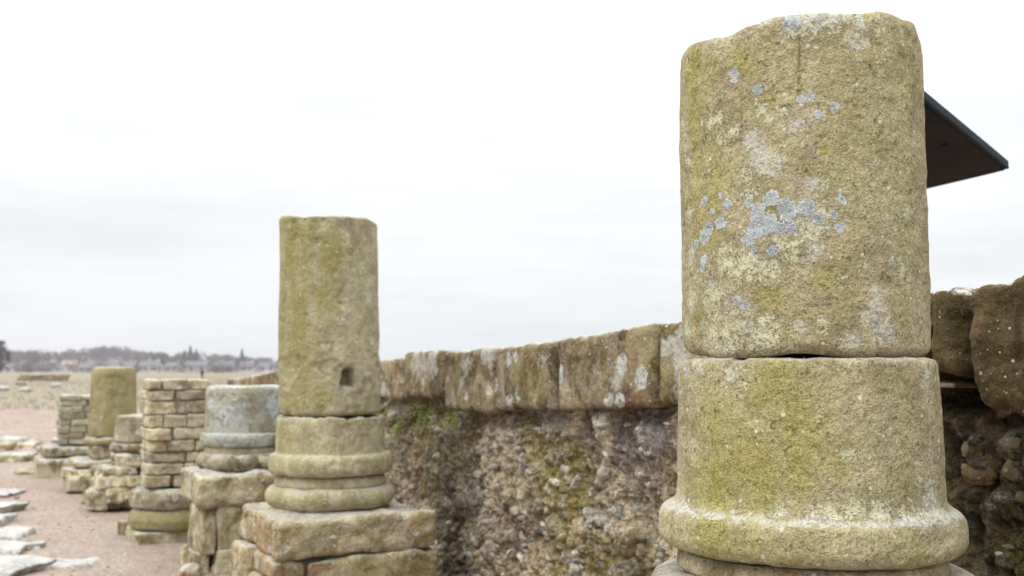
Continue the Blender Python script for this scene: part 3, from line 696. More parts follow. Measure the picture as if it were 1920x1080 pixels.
# --- sixth: mossy drum
Y6 = 11.0; X6 = xat(213, 750, Y6)
c6 = empty('stone_column', (X6, Y6, 0), 'mossy yellow-green round drum standing between the small stump and the farthest pier', 'column', 'ruined columns and piers of the colonnade')
z = lambda y: zat(y, Y6)
prof = [(z(818), 0.235), (z(800), 0.235), (z(770), 0.225), (z(700), 0.215), (z(692), 0.205), (z(688), 0.18)]
V, Fs = revolve(prof, 120, 0.012, 0.014, 0.008, 5, 81); mesh('shaft_drum', V, Fs, M_moss, c6)
prof = [(z(832), 0.25), (z(829), 0.285), (z(822), 0.285), (z(818), 0.24)]
V, Fs = revolve(prof, 100, 0.012, 0.008, 0.008, 5, 82); mesh('torus', V, Fs, M_moss, c6)
b = Mb(); Vb, Fb = block((0.46, 0.46, z(832) - z(858)), 0.03, 0.01, 8, 20); put(b, Vb, Fb, (0.02, 0, (z(832) + z(858)) / 2), ROW)
Vb, Fb = block((0.72, 0.66, z(858) - z(870)), 0.03, 0.012, 8, 20); put(b, Vb, Fb, (-0.03, 0, (z(858) + z(870)) / 2), ROW)
b.build('plinth', M_rub, c6)
b = Mb()
for (u, v, su, sv, ya, yb) in [(-0.28, -0.2, 0.34, 0.3, 871, 888), (-0.05, -0.2, 0.3, 0.3, 871, 892), (-0.36, -0.25, 0.16, 0.3, 886, 912), (-0.12, -0.2, 0.36, 0.34, 889, 912), (0.1, 0.1, 0.5, 0.5, 870, 912)]:
    z1, z0 = z(ya), z(yb) - 0.01
    Vb, Fb = block((su, sv, z1 - z0), 0.022, 0.026, 8, 18, None, None, 0.12); put(b, Vb, Fb, U * u + Vv * v + np.array([0, 0, (z0 + z1) / 2]), ROW + random.uniform(-0.1, 0.1))
b.build('pedestal_blocks', M_rub, c6)

# --- seventh: the farthest pier
Y7 = 12.5; X7 = xat(150, 780, Y7)
M_pier2 = stone('pier_stone_weathered', (0.34, 0.30, 0.21), (0.40, 0.37, 0.28), (0.22, 0.19, 0.12), algae=(0.27, 0.27, 0.13), algae_amt=0.5, crust_amt=0.6, spots=0.15, top=0.7, varia=0.5)
p7 = pier(X7, Y7, [741, 751, 762, 774, 787, 799, 812, 823, 834], 0.235, 'farthest square pier of thin weathered courses, leftmost of the row', M_pier2, 9)
z = lambda y: zat(y, Y7)
b = Mb()
Vb, Fb = block((0.74, 0.62, z(833) - z(851)), 0.04, 0.012, 8, 22); put(b, Vb, Fb, (-0.03, 0, (z(833) + z(851)) / 2 - 0.01), ROW)
Vb, Fb = block((0.92, 0.8, z(851)), 0.04, 0.012, 8, 22); put(b, Vb, Fb, (0.0, 0, z(851) / 2 - 0.03), ROW)
b.build('plinth', M_rub, p7)

# ------------------------------------------------------------------ the wall
WA = 2.3                                              # wall face: X = WA - 0.5 Y
Wn = np.array([-0.8944, -0.4472, 0.0]); Wt = np.array([-0.4472, 0.8944, 0.0])   # outward normal, direction away
W0 = np.array([WA, 0, 0])
def wallhit(x, y, off=0.0):
    d = P(x, y, 1.0) - np.array([0, 0, EYE]); o_ = np.array([0, 0, EYE])
    s = ((W0 + Wn * off - o_) @ Wn) / (d @ Wn); p = o_ + d * s
    return float((p - W0) @ Wt), float(p[2])
wall = empty('rubble_wall', (WA, 0, 0), 'long rubble-core stone wall with big squared coping stones behind the columns', 'wall')
def wl3(t, n, z_): return W0 + Wt * t + Wn * n + np.array([0, 0, z_])

# core: one displaced face, closed behind
ts = np.concatenate([np.arange(0.3, 1.7, 0.012), np.arange(1.7, 3.2, 0.0045), np.arange(3.2, 6.4, 0.0065), np.arange(6.4, 11.6, 0.02)])
t_a, z_a = wallhit(1880, 775); zc_near = z_a
def coreTop(t):
    pts = [(1920, 780), (1835, 776), (1815, 707), (1730, 707), (1700, 735), (1270, 762), (1050, 772), (925, 776), (850, 765), (800, 750), (760, 748), (640, 745), (440, 735)]
    tt, zz_ = zip(*[wallhit(*p) for p in pts]); return np.interp(t, tt, np.array(zz_) + 0.012)
zs_ = np.linspace(0, 1, 215)
T, Zp = np.meshgrid(ts, zs_, indexing='ij'); top = coreTop(T); Z = -0.03 + Zp * (top + 0.03)
p = np.stack([T.ravel(), Z.ravel(), 0 * T.ravel()], 1)
lowf = fbm(p * 1.6, 3, 61); midf = fbm(p * 7, 4, 62, 0.6); hi = fbm(p * 38, 4, 63, 0.6)
q = p + 0.02 * np.stack([vnoise(p * 18, 1), vnoise(p * 18, 2), 0 * p[:, 0]], 1)
q1 = q * np.array([1, 1.35, 1])
f1, s1, id1 = voro(q1 / 0.15 + 3, 71); f2, s2, id2 = voro(q1 / 0.062 + 7, 72); f3, s3, id3 = voro(q / 0.026 + 1, 73)
big = np.where(id1 > 0.62, np.sqrt(np.clip(1 - (f1 / 0.52) ** 2, 0, 1)), 0)
md = np.where(id2 > 0.50, np.sqrt(np.clip(1 - (f2 / (0.28 + 0.25 * id2)) ** 2, 0, 1)), 0)
sm = np.where(id3 > 0.45, np.sqrt(np.clip(1 - (f3 / 0.46) ** 2, 0, 1)), 0)
md = md * (big < 0.05); sm = sm * (big < 0.05) * (md < 0.05)
hgt = 0.035 * lowf + 0.040 * midf + 0.018 * hi + 0.048 * big + 0.030 * md + 0.012 * sm
ridge = 1 - np.abs(fbm(p * 11 + 4, 4, 65, 0.6)) * 2.4
hgt += 0.022 * ridge * (big < 0.05) * (md < 0.05)
# the wall face flares out towards its foot; hollows under the small coping stone
hgt += 0.05 * (1 - sst(0.1, 0.8, p[:, 1])) - 0.03 * sst(-0.10, 0, p[:, 1] - coreTop(p[:, 0]))
for (x, y, rx, ry, dep) in [(1775, 742, 0.075, 0.030, 0.26), (1850, 790, 0.05, 0.02, 0.10), (1760, 860, 0.02, 0.06, 0.08), (1790, 1000, 0.03, 0.05, 0.08), (1815, 905, 0.05, 0.012, 0.05), (948, 835, 0.02, 0.05, 0.05), (760, 760, 0.03, 0.03, 0.05), (1170, 945, 0.05, 0.03, 0.03)]:
    t0, z0 = wallhit(x, y); hgt -= dep * np.exp(-(((p[:, 0] - t0) / rx) ** 2 + ((p[:, 1] - z0) / ry) ** 2))
Vc = W0[None] + Wt[None] * p[:, :1] + Wn[None] * (hgt - 0.045)[:, None]; Vc[:, 2] = p[:, 1]
# colours of the stones and the mortar themselves
def lerp(a, b_, t): return a + (b_ - a) * np.asarray(t)[:, None]
C = lambda *c: np.array([c], float)
near = 1 - sst(2.9, 3.6, p[:, 0])                         # near end: darker brown overall, with green moss patches
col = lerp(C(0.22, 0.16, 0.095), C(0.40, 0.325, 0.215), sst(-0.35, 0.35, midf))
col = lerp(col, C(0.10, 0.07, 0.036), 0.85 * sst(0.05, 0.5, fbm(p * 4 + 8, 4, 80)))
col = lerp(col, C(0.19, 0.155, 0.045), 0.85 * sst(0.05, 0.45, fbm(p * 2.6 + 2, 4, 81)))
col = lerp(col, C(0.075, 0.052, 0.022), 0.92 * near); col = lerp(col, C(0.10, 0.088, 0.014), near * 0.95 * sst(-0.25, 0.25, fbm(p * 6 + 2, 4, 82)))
pal = np.array([[0.34, 0.30, 0.24], [0.42, 0.39, 0.33], [0.22, 0.195, 0.16], [0.36, 0.27, 0.18], [0.17, 0.155, 0.14], [0.58, 0.55, 0.47], [0.28, 0.20, 0.12], [0.32, 0.28, 0.18]])
def palc(i): return pal[(np.floor(i * 997) % len(pal)).astype(int)]
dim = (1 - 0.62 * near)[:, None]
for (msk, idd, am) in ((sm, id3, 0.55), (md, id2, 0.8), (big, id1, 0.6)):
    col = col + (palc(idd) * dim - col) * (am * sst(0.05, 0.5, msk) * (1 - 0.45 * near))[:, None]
t0, z0 = wallhit(1140, 815); t1, _ = wallhit(1225, 815)
purple = np.exp(-(((p[:, 0] - t0 + 0.12) / 0.30) ** 2 + ((p[:, 1] - z0) / 0.13) ** 2)) * sst(-0.3, 0.2, fbm(p * 7, 3, 88) + 0.1)
col = lerp(col, C(0.085, 0.07, 0.085), np.clip(purple * 1.0, 0, 0.65))
pale_ = sst(0.25, 0.55, fbm(p * 9 + 30, 4, 91)) * (1 - 0.8 * near); col = lerp(col, C(0.42, 0.38, 0.33), 0.55 * pale_)
n, m = len(ts), len(zs_); i = np.arange(n - 1)[:, None]; j = np.arange(m - 1)[None, :]
Fw = np.stack([i * m + j, i * m + j + 1, (i + 1) * m + j + 1, (i + 1) * m + j], -1).reshape(-1, 4)
nb = len(Vc)
back = np.array([wl3(t, -0.42, z_) for t in (ts[0], ts[-1]) for z_ in (-0.03, coreTop(np.array([ts[0] if t == ts[0] else ts[-1]]))[0])])
# closing: a plain strip along the top, the back and both ends
topi = np.arange(n) * m + m - 1; boti = np.arange(n) * m
bk_t = np.array([wl3(t, -0.42, coreTop(np.array([t]))[0]) for t in ts]); bk_b = bk_t.copy(); bk_b[:, 2] = -0.03
Va = np.concatenate([Vc, bk_t, bk_b]); kt = nb + np.arange(n); kb = nb + n + np.arange(n)
Ft = np.stack([topi[:-1], kt[:-1], kt[1:], topi[1:]], 1); Fk = np.stack([kt[:-1], kb[:-1], kb[1:], kt[1:]], 1)
e0 = [tuple(boti[0] + np.arange(m)) + (kt[0], kb[0])]
Fe = []
for e, s_ in ((0, 1), (n - 1, -1)):
    for jj in range(m - 1): Fe.append([e * m + jj, e * m + jj + 1, kt[e], kb[e]] if False else [e * m + jj, e * m + jj + 1, kb[e]])
    Fe.append([e * m + m - 1, kt[e], kb[e]])
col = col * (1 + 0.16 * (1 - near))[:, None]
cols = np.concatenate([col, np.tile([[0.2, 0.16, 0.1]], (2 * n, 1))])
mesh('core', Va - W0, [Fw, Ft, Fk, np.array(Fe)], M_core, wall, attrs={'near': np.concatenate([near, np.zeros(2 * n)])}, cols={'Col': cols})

# cobbles and pale pebbles held in the mortar
HG = (hgt - 0.045).reshape(n, m)
def core_h(t, z_):
    i_ = min(n - 1, int(np.searchsorted(ts, t))); j_ = int(np.clip((z_ + 0.03) / (coreTop(np.array([t]))[0] + 0.03) * (m - 1), 0, m - 1)); return HG[i_, j_]
M_cob = [stone('cobble_brown', (0.13, 0.10, 0.06), (0.17, 0.14, 0.09), (0.07, 0.05, 0.03), crust_amt=0, spots=0, algae_amt=0.2, top=0.1, grain=0.5, rough=0.5, mott=0.2, dotamt=0.3),
         stone('cobble_red', (0.11, 0.062, 0.04), (0.13, 0.08, 0.05), (0.05, 0.03, 0.018), crust_amt=0, spots=0, algae_amt=0.2, top=0.1, grain=0.6, mott=0.4, dotamt=0.3),
         stone('cobble_pale', (0.35, 0.32, 0.26), (0.44, 0.41, 0.34), (0.2, 0.17, 0.12), crust_amt=0, spots=0, algae_amt=0.1, top=0.1, grain=0.5, mott=0.3, dotamt=0.3)]
rc_ = random.Random(17)
cobs = [(1858, 836, 17, 14, 0), (1866, 884, 12, 19, 0), (1832, 792, 11, 22, 0), (1800, 893, 21, 20, 1), (1776, 846, 7, 13, 0), (1810, 775, 16, 12, 1), (1772, 880, 9, 8, 0), (1870, 935, 7, 10, 0), (1915, 945, 9, 20, 0),
        (1840, 1042, 5, 4, 2), (1902, 1052, 5, 6, 2), (1855, 1030, 9, 5, 0), (1900, 880, 10, 7, 2), (1118, 887, 8, 12, 2), (975, 1008, 8, 10, 2), (1045, 882, 7, 9, 2), (1262, 902, 8, 11, 2), (1180, 1005, 14, 10, 0), (952, 958, 6, 9, 2),
        (1080, 1066, 6, 7, 2), (893, 890, 5, 7, 2), (1092, 905, 8, 7, 0), (1025, 1045, 6, 6, 2), (1225, 955, 7, 6, 2), (1150, 930, 6, 5, 0), (860, 945, 9, 14, 0), (1200, 850, 6, 5, 2), (1000, 940, 5, 5, 2), (1105, 985, 7, 9, 1)]
cobs += [(rc_.uniform(850, 1268), rc_.uniform(790, 1078), rc_.uniform(3, 6), rc_.uniform(3, 6), rc_.choice([0, 2, 2])) for _ in range(38)]
Vs, Fsx = cubegrid(8); Vs = Vs / np.linalg.norm(Vs, axis=1, keepdims=True)
for (x, y, rx, ry, kd) in cobs:
    t0, z0 = wallhit(x, y, 0.02); h0 = core_h(t0, z0); pd = W0 + Wt * t0; dist = pd[1]
    a_ = rx / F * dist * 1.25 / max(0.35, abs(math.cos(math.atan2((x - 960) / F, 1) - math.pi / 2 + math.atan2(0.8944, -0.4472) - math.pi / 2)) ) ; a_ = min(a_, 0.10); b2 = ry / F * dist * 1.05; c2_ = min(a_, b2) * 0.8
    dd_ = fbm(Vs * 1.6 + x, 2, 3); Q = Vs * (1 + 0.35 * dd_[:, None])
    Q = W0 + Wt * (t0 + Q[:, :1] * a_) + Wn * (h0 + Q[:, 1:2] * c2_ + c2_ * -0.15) + np.stack([0 * Q[:, 0], 0 * Q[:, 0], z0 + Q[:, 2] * b2], 1)
    bb = Mb(); bb.add(Q - W0, Fsx[:, ::-1]); bb.build('cobble', M_cob[kd], wall)

def coping(xa, xb, yta, ytb, yba, ybb, mat, seed, prot=0.02, r=0.028, amp=0.0055, lift=0.0, n=44, depth=0.40):
    """coping stone: photo columns xa (far) < xb (near), rows of the top and bottom edges at both ends"""
    ta, zta = wallhit(xa, yta, prot); tb, ztb = wallhit(xb, ytb, prot)
    _, zba = wallhit(xa, yba, prot); _, zbb = wallhit(xb, ybb, prot)
    Lr = ta - tb - 0.018
    def warp(p_):
        u = np.clip(p_[:, 0] / Lr + 0.5, -0.1, 1.1); v = p_[:, 2] + 0.5
        tz = ztb + (zta - ztb) * u; bz = zbb + (zba - zbb) * u
        # p_z runs -0.5..0.5 of a unit-high proxy
        H = (ztb - zbb + zta - zba) / 2
        zz_ = bz + (p_[:, 2] / H + 0.5) * (tz - bz)
        t = (ta + tb) / 2 + p_[:, 0]
        q_ = W0[None] + Wt[None] * t[:, None] - Wn[None] * (p_[:, 1] + depth / 2 - prot)[:, None]; q_[:, 2] = zz_
        return q_
    H = (ztb - zbb + zta - zba) / 2
    Vb, Fb = block((Lr, depth, H), r, amp, 9, n, seed, warp, 0.02)
    b = Mb(); b.add(Vb - W0, Fb[:, ::-1]); return b.build('coping_stone', mat, wall)
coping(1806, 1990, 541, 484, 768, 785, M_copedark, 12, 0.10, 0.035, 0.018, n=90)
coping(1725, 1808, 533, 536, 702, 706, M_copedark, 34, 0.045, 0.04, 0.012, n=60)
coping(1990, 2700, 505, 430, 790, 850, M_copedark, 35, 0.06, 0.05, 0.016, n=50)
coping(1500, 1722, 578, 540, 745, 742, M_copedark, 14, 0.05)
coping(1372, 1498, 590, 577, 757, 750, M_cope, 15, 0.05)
coping(1229, 1370, 604, 589, 758, 757, M_cope, 16, 0.05, n=70)
coping(1042, 1228, 637, 606, 770, 762, M_cope, 17, 0.05, n=80)
coping(921, 1041, 650, 638, 772, 768, M_cope, 18, 0.045, n=70)
coping(829, 920, 661, 651, 768, 776, M_cope, 19, 0.075, n=60)
coping(755, 832, 661, 655, 747, 745, M_cope, 20, 0.04, n=50)
coping(700, 753, 676, 670, 745, 752, M_cope, 21, 0.05, n=40)
for k, (a_, b_) in enumerate([(650, 698), (600, 648), (560, 598), (520, 558), (487, 518), (455, 485), (425, 453)]):
    f = lambda x: 712 + (x - 390) * (672 - 712) / (730 - 390) + (3 if x < 480 else 0) - (3 if 490 < x < 545 else 0)
    g_ = lambda x: 728 + (x - 390) * 0.07
    coping(a_, b_, f(a_) + random.uniform(-1, 1), f(b_), g_(a_), g_(b_), M_cope, 40 + k, 0.05, n=24)
# slate sliver wedged in the gap under the small coping stone
t0, z0 = wallhit(1800, 720); t1, z1 = wallhit(1722, 724)
Vb, Fb = block((abs(t1 - t0), 0.20, 0.013), 0.005, 0.002, 20, 16, 6)
Vb = np.array([wl3((t0 + t1) / 2 + a[0], a[1] - 0.08, (z0 + z1) / 2 + a[2]) for a in Vb])
b = Mb(); b.add(Vb - W0, Fb); b.build('slate_wedge', plain('slate_sliver', (0.23, 0.16, 0.09), 0.6, scale=30), wall)

# ------------------------------------------------------------------ ferns rooted under the coping
M_fern = plain('fern_leaf', (0.13, 0.15, 0.03), 0.6, scale=12, col2=(0.26, 0.27, 0.06), spec=0.2)
M_stemf = plain('fern_stem', (0.09, 0.06, 0.03), 0.7)
def fern(x, y, size, label, seed, n=16):
    r = random.Random(seed); t0, z0 = wallhit(x, y); base = wl3(t0, 0.075, z0)
    th = empty('fern', base, label, 'fern', 'small ferns rooted in the wall')
    L = Mb(); S = Mb()
    for k in range(n):
        a = r.uniform(-1.3, 1.3); out_ = r.uniform(0.3, 0.9); ln = size * r.uniform(0.6, 1.1)
        d = Wt * math.sin(a) + Wn * out_ + np.array([0, 0, r.uniform(-0.2, 0.7)]); d /= np.linalg.norm(d)
        pts = []; q_ = np.zeros(3)
        for i_ in range(8):
            pts.append(q_.copy()); d = d + np.array([0, 0, -0.20]); d /= np.linalg.norm(d); q_ = q_ + d * ln / 7
        side = np.cross(d, [0, 0, 1.0]); side /= np.linalg.norm(side) + 1e-9
        for i_ in range(7):
            A, B = pts[i_], pts[i_ + 1]; w_ = 0.0012
            S.add([A - side * w_, A + side * w_, B + side * w_, B - side * w_, A + [0, 0, w_], B + [0, 0, w_]], [[0, 1, 2, 3], [0, 4, 5, 3], [1, 2, 5, 4]])
            if i_ > 0:
                for sgn in (-1, 1):
                    lf = size * 0.22 * (1 - i_ / 9) * r.uniform(0.7, 1.2); c_ = A + (B - A) * r.random()
                    tip = c_ + side * sgn * lf + np.array([0, 0, r.uniform(-0.3, 0.2) * lf]); ax = (B - A) / np.linalg.norm(B - A) * lf * 0.35
                    m_ = (c_ + tip) / 2 + np.array([0, 0, lf * 0.12])
                    L.add([c_, m_ + ax, tip, m_ - ax], [[0, 1, 2, 3]])
    S.build('stem', M_stemf, th); L.build('frond', M_fern, th, smooth=False)
fern(745, 768, 0.15, 'dark fern tuft in the wall just right of the slender column, leftmost of the tufts', 1, 26)
fern(779, 792, 0.14, 'fern tuft hanging lowest in the wall below the short square coping stone', 2, 24)
fern(828, 768, 0.16, 'widest fern tuft, under the joint between two coping stones', 3, 34)
fern(812, 780, 0.12, 'thin sparse fern between the lowest tuft and the widest tuft', 5, 12)
fern(882, 782, 0.12, 'narrow fern tuft in the wall, rightmost of the ferns', 4, 22)

# ------------------------------------------------------------------ dark information panel behind the tall column
Cc = P(1889, 321, 3.9)
def perp(pxA, pxB, lo, hi, want):
    return None
A1 = P(1738, 198, 3.42); e1 = (A1 - Cc); e1 /= np.linalg.norm(e1)
best = None
for Yb in np.linspace(3.2, 6.0, 800):
    B1 = P(1740, 356, Yb); e2 = B1 - Cc; e2 /= np.linalg.norm(e2)
    v_ = abs(e1 @ e2)
    if best is None or v_ < best[0]: best = (v_, e2)
e2 = best[1]; e3 = np.cross(e1, e2); e3 /= np.linalg.norm(e3); 
if e3[2] < 0: e3 = -e3
LA, LB = 0.80, 0.66
Dm = plain('panel_dark_board', (0.010, 0.008, 0.0075), 0.6, scale=8, col2=(0.02, 0.014, 0.013), spec=0.06)
De = plain('panel_edge_steel', (0.012, 0.020, 0.027), 0.6, scale=8, spec=0.12)
pc = Cc + e1 * LA / 2 + e2 * LB / 2
ip = empty('information_panel', (pc[0], pc[1], 0), 'dark tilted flat panel with a slate-blue edge jutting out from behind the tallest column', 'sign panel')
def obox(c_, a, b_, n_, sa, sb, sn, r=0.004, nn=6):
    Vb, Fb = block((sa, sb, sn), r, 0.0, 1, nn, 1)
    V_ = c_ + Vb[:, :1] * a + Vb[:, 1:2] * b_ + Vb[:, 2:3] * n_
    if np.dot(np.cross(a, b_), n_) < 0: Fb = Fb[:, ::-1]
    return V_, Fb
org = np.array([pc[0], pc[1], 0])
b = Mb(); b.add(*obox(pc + e3 * 0.012, e1, e2, e3, LA - 0.012, LB - 0.012, 0.018)); b.build('board', Dm, ip, smooth=False).data.transform(__import__('mathutils').Matrix.Translation(-Vector(org)))
b = Mb()
for s_, (cc_, a_, L_) in enumerate([(Cc + e1 * LA / 2, e1, LA), (Cc + e1 * LA / 2 + e2 * LB, e1, LA)]):
    b.add(*obox(cc_ + e3 * 0.024, a_, np.cross(e3, a_), e3, L_, 0.016, 0.034))
for cc_ in (Cc + e2 * LB / 2, Cc + e2 * LB / 2 + e1 * LA):
    b.add(*obox(cc_ + e3 * 0.024, e2, np.cross(e3, e2), e3, LB - 0.02, 0.014, 0.034))
b.build('frame', De, ip, smooth=False).data.transform(__import__('mathutils').Matrix.Translation(-Vector(org)))
b = Mb(); hb = P(1775, 301, 3.7); hb = Cc + e1 * ((hb - Cc) @ e1) + e2 * ((hb - Cc) @ e2)
b.add(*obox(hb - e3 * 0.001, e1, e2, e3, 0.016, 0.016, 0.012, 0.006)); b.build('bolt', De, ip).data.transform(__import__('mathutils').Matrix.Translation(-Vector(org)))
V, Fs = revolve([(0, 0.035), (pc[2] - 0.02, 0.035)], 24, 0.1, 0.001, 0); mesh('post', V, Fs, De, ip)

# ------------------------------------------------------------------ loose stones and slabs on the gravel
def ground_at(x, y):
    d = P(x, y, 1.0) - np.array([0, 0, EYE]); return np.array([0, 0, EYE]) + d * (-EYE / d[2])
def broken(p):
    p = p.copy(); a = np.arctan2(p[:, 1] * 2.0, p[:, 0]); o_ = random.random() * 50
    k = 1 + 0.13 * vnoise(np.stack([np.cos(a) * 1.6 + o_, np.sin(a) * 1.6, 0 * a], 1), 5) + 0.05 * vnoise(np.stack([np.cos(a) * 5 + o_, np.sin(a) * 5, 0 * a], 1), 6)
    p[:, 0] *= k; p[:, 1] *= k; p[:, 2] += 0.012 * vnoise(p * 9 + o_, 3) * (p[:, 2] > 0); return p
def gstone(name, x0, x1, ybot, hpx, depth, label, cat, mat, yaw=0.0, r=0.03, amp=0.015, group=None, skew=0.12, n=28, sink=0.02):
    if mat is M_flag: r = min(r, 0.016)
    if mat is M_flag and cat == 'slab': hpx *= 0.9; depth *= 1.35
    g0 = ground_at((x0 + x1) / 2, ybot); Yg = g0[1]; wdt = (x1 - x0) / F * Yg; h = hpx / F * Yg + sink
    Vb, Fb = block((wdt, depth, h), r, amp, 9, n, None, broken, skew)
    b = Mb(); b.add(rotz(Vb, yaw) + np.array([0, 0, h / 2 - sink]), Fb)
    o = b.build(name, mat); o.location = (g0[0], Yg + depth / 2, 0); return tag(o, label, cat, group)
gf = 'pale wet slabs along the left edge'
gstone('paving_slab', -80, 4, 933, 6, 0.35, 'small pale wet slab at the left edge, farthest back of the left slabs', 'slab', M_flag, 0.1, group=gf)
gstone('paving_slab', -110, 6, 965, 16, 0.30, 'thick pale slab at the left edge, second from the back', 'slab', M_flag, -0.05, group=gf)
gstone('paving_slab', -150, -10, 988, 14, 0.28, 'low slab with a dark underside, third from the back at the left edge', 'slab', M_flag, 0.05, group=gf)
gstone('paving_slab', -140, 22, 1019, 14, 0.34, 'flat slab with a step in it at the left edge, behind the one with the small chip', 'slab', M_flag, 0.0, group=gf)
gstone('paving_slab', -160, 30, 1043, 13, 0.26, 'long pale slab at the left edge, behind the nearest slab', 'slab', M_flag, 0.08, group=gf)
gstone('stone_chip', 42, 70, 1031, 7, 0.12, 'small pale stone chip touching the end of the long slab', 'stone', M_flag, 0.2, 0.02)
gstone('paving_slab', -170, 25, 1090, 18, 0.42, 'nearest and broadest slab in the bottom left corner', 'slab', M_flag, -0.05, group=gf)
gstone('paving_slab', 58, 160, 1067, 6, 0.21, 'lone white oval slab lying flat in the gravel', 'slab', M_flag, 0.16, 0.05, 0.012, skew=0.2)
gstone('squared_stone', 219, 256, 1005, 26, 0.16, 'small cube-like stone with a white top beside the foot of the square pier', 'stone', M_rub, -0.2, 0.015, 0.008, skew=0.06)
gr = 'loose rubble round the colonnade'
for i_, (x0, x1, yb, hp, dp, lab, yaw, mt) in enumerate([
    (336, 352, 1062, 34, 0.12, 'upright narrow rubble stone at the left foot of the grey stump pedestal', 0.2, M_rub),
    (350, 368, 1072, 30, 0.14, 'greenish lump of rubble at the front left of the grey stump pedestal', -0.2, M_moss),
    (330, 372, 1086, 16, 0.14, 'pale chips at the bottom edge in front of the grey stump pedestal', 0.1, M_rub),
    (148, 200, 946, 26, 0.18, 'squat rough stone leaning at the left foot of the pale small stump', -0.5, M_rub),
    (190, 208, 952, 22, 0.12, 'narrow pale stone standing nearest the gravel under the pale small stump', 0.2, M_rub),
    (165, 180, 925, 28, 0.2, 'bright upright stone left of the pale small stump', 0.1, M_rub),
    (112, 140, 915, 26, 0.25, 'grey rounded stone at the left foot of the mossy drum heap', 0.3, M_rub),
    (118, 150, 922, 5, 0.12, 'thin flat stone in the gravel before the mossy drum heap', 0.1, M_flag),
    (62, 90, 860, 22, 0.3, 'brightest white boulder left of the farthest pier', 0.4, M_flag),
    (88, 108, 868, 14, 0.25, 'white rounded stone against the foot of the farthest pier', 0.1, M_flag),
    (125, 145, 872, 14, 0.3, 'white block in front of the farthest pier', 0.1, M_flag),
    (84, 105, 882, 12, 0.2, 'small pale stone low in front of the green block', 0.3, M_flag),
    (92, 126, 876, 14, 0.3, 'mossy green block before the farthest pier', 0.0, M_moss),
    (68, 92, 880, 16, 0.25, 'rust-orange broken stone left of the green block', 0.5, M_slab),
    (20, 70, 890, 8, 0.3, 'low ochre flat stone at the gravel edge', 0.2, M_slab),
    (-20, 44, 868, 15, 0.5, 'long pale slab of rubble at the left edge', 0.0, M_rub),
    (44, 68, 862, 9, 0.4, 'brown low stone between the long pale slab and the white boulder', 0.2, M_slab),
    (-10, 12, 846, 14, 0.4, 'mossy stone at the far left edge behind the long pale slab', 0.0, M_moss),
    (-10, 32, 832, 10, 0.5, 'grey flat stone farthest back at the left edge', 0.1, M_grey),
    (30, 60, 842, 10, 0.5, 'flat brown-topped stone behind the white boulder', 0.1, M_rub),
    (86, 108, 832, 8, 0.5, 'low tan stone left of the farthest pier base', 0.4, M_rub)]):
    gstone('rubble_stone', x0, x1, yb, hp, dp, lab, 'stone', mt, yaw, 0.04, 0.02, gr, n=16)

# loose gravel on the path
r = random.Random(5); b = Mb(); Vq, Fq = cubegrid(2)
Vq = Vq / np.linalg.norm(Vq, axis=1, keepdims=True)
for k in range(3600):
    Yg = 4.5 + 14 * r.random() ** 1.6; X_ = r.uniform(-0.62, 0.02) * Yg
    if X_ > -0.42 * Yg + 0.4 and Yg > 4.0 and X_ > 0.9 - 0.5 * Yg: continue
    s_ = r.uniform(0.004, 0.012) * (1 + (r.random() < 0.03) * 1.6)
    b.add(Vq * np.array([s_, s_ * r.uniform(0.6, 1), s_ * 0.45]) + np.array([X_, Yg, s_ * 0.05 + 0.004]), Fq, r.random())
for k in range(700):
    Yg = r.uniform(14, 31); X_ = r.uniform(-0.6, -0.33) * Yg; s_ = r.uniform(0.02, 0.075)
    b.add(Vq * np.array([s_, s_ * r.uniform(0.6, 1), s_ * 0.5]) + np.array([X_, Yg, s_ * 0.1 + 0.0]), Fq, r.random())
M_peb = stone('gravel_pebble', (0.37, 0.27, 0.21), (0.46, 0.37, 0.30), (0.30, 0.20, 0.15), algae_amt=0.0, crust_amt=0, spots=0, top=0.2, varia=0.5, grain=0.3)
o = b.build('loose_gravel', M_peb); o['kind'] = 'stuff'; o['label'] = 'fine loose gravel scattered over the pinkish path'
# tufts of bleached grass beyond the gravel
b = Mb()
for k in range(7000):
    Yg = 26 + 120 * r.random() ** 1.8; X_ = r.uniform(-0.6, -0.2) * Yg; hh = r.uniform(0.04, 0.10) * (1 + Yg / 200); a = r.uniform(0, 6.28); wd = hh * 0.25
    lean = np.array([r.uniform(-0.5, 0.5), r.uniform(-0.5, 0.5), 0]) * hh
    b0 = np.array([X_, Yg, -0.06]); e = np.array([math.cos(a), math.sin(a), 0]) * wd
    b.add([b0 - e, b0 + e, b0 + lean + [0, 0, hh]], [[0, 1, 2]])
M_tuft = plain('bleached_grass', (0.25, 0.20, 0.11), 0.9, scale=0.25, col2=(0.20, 0.18, 0.085), spec=0.1)
o = b.build('dry_grass', M_tuft, smooth=False); o['kind'] = 'stuff'; o['label'] = 'bleached dry grass tufts of the far field'

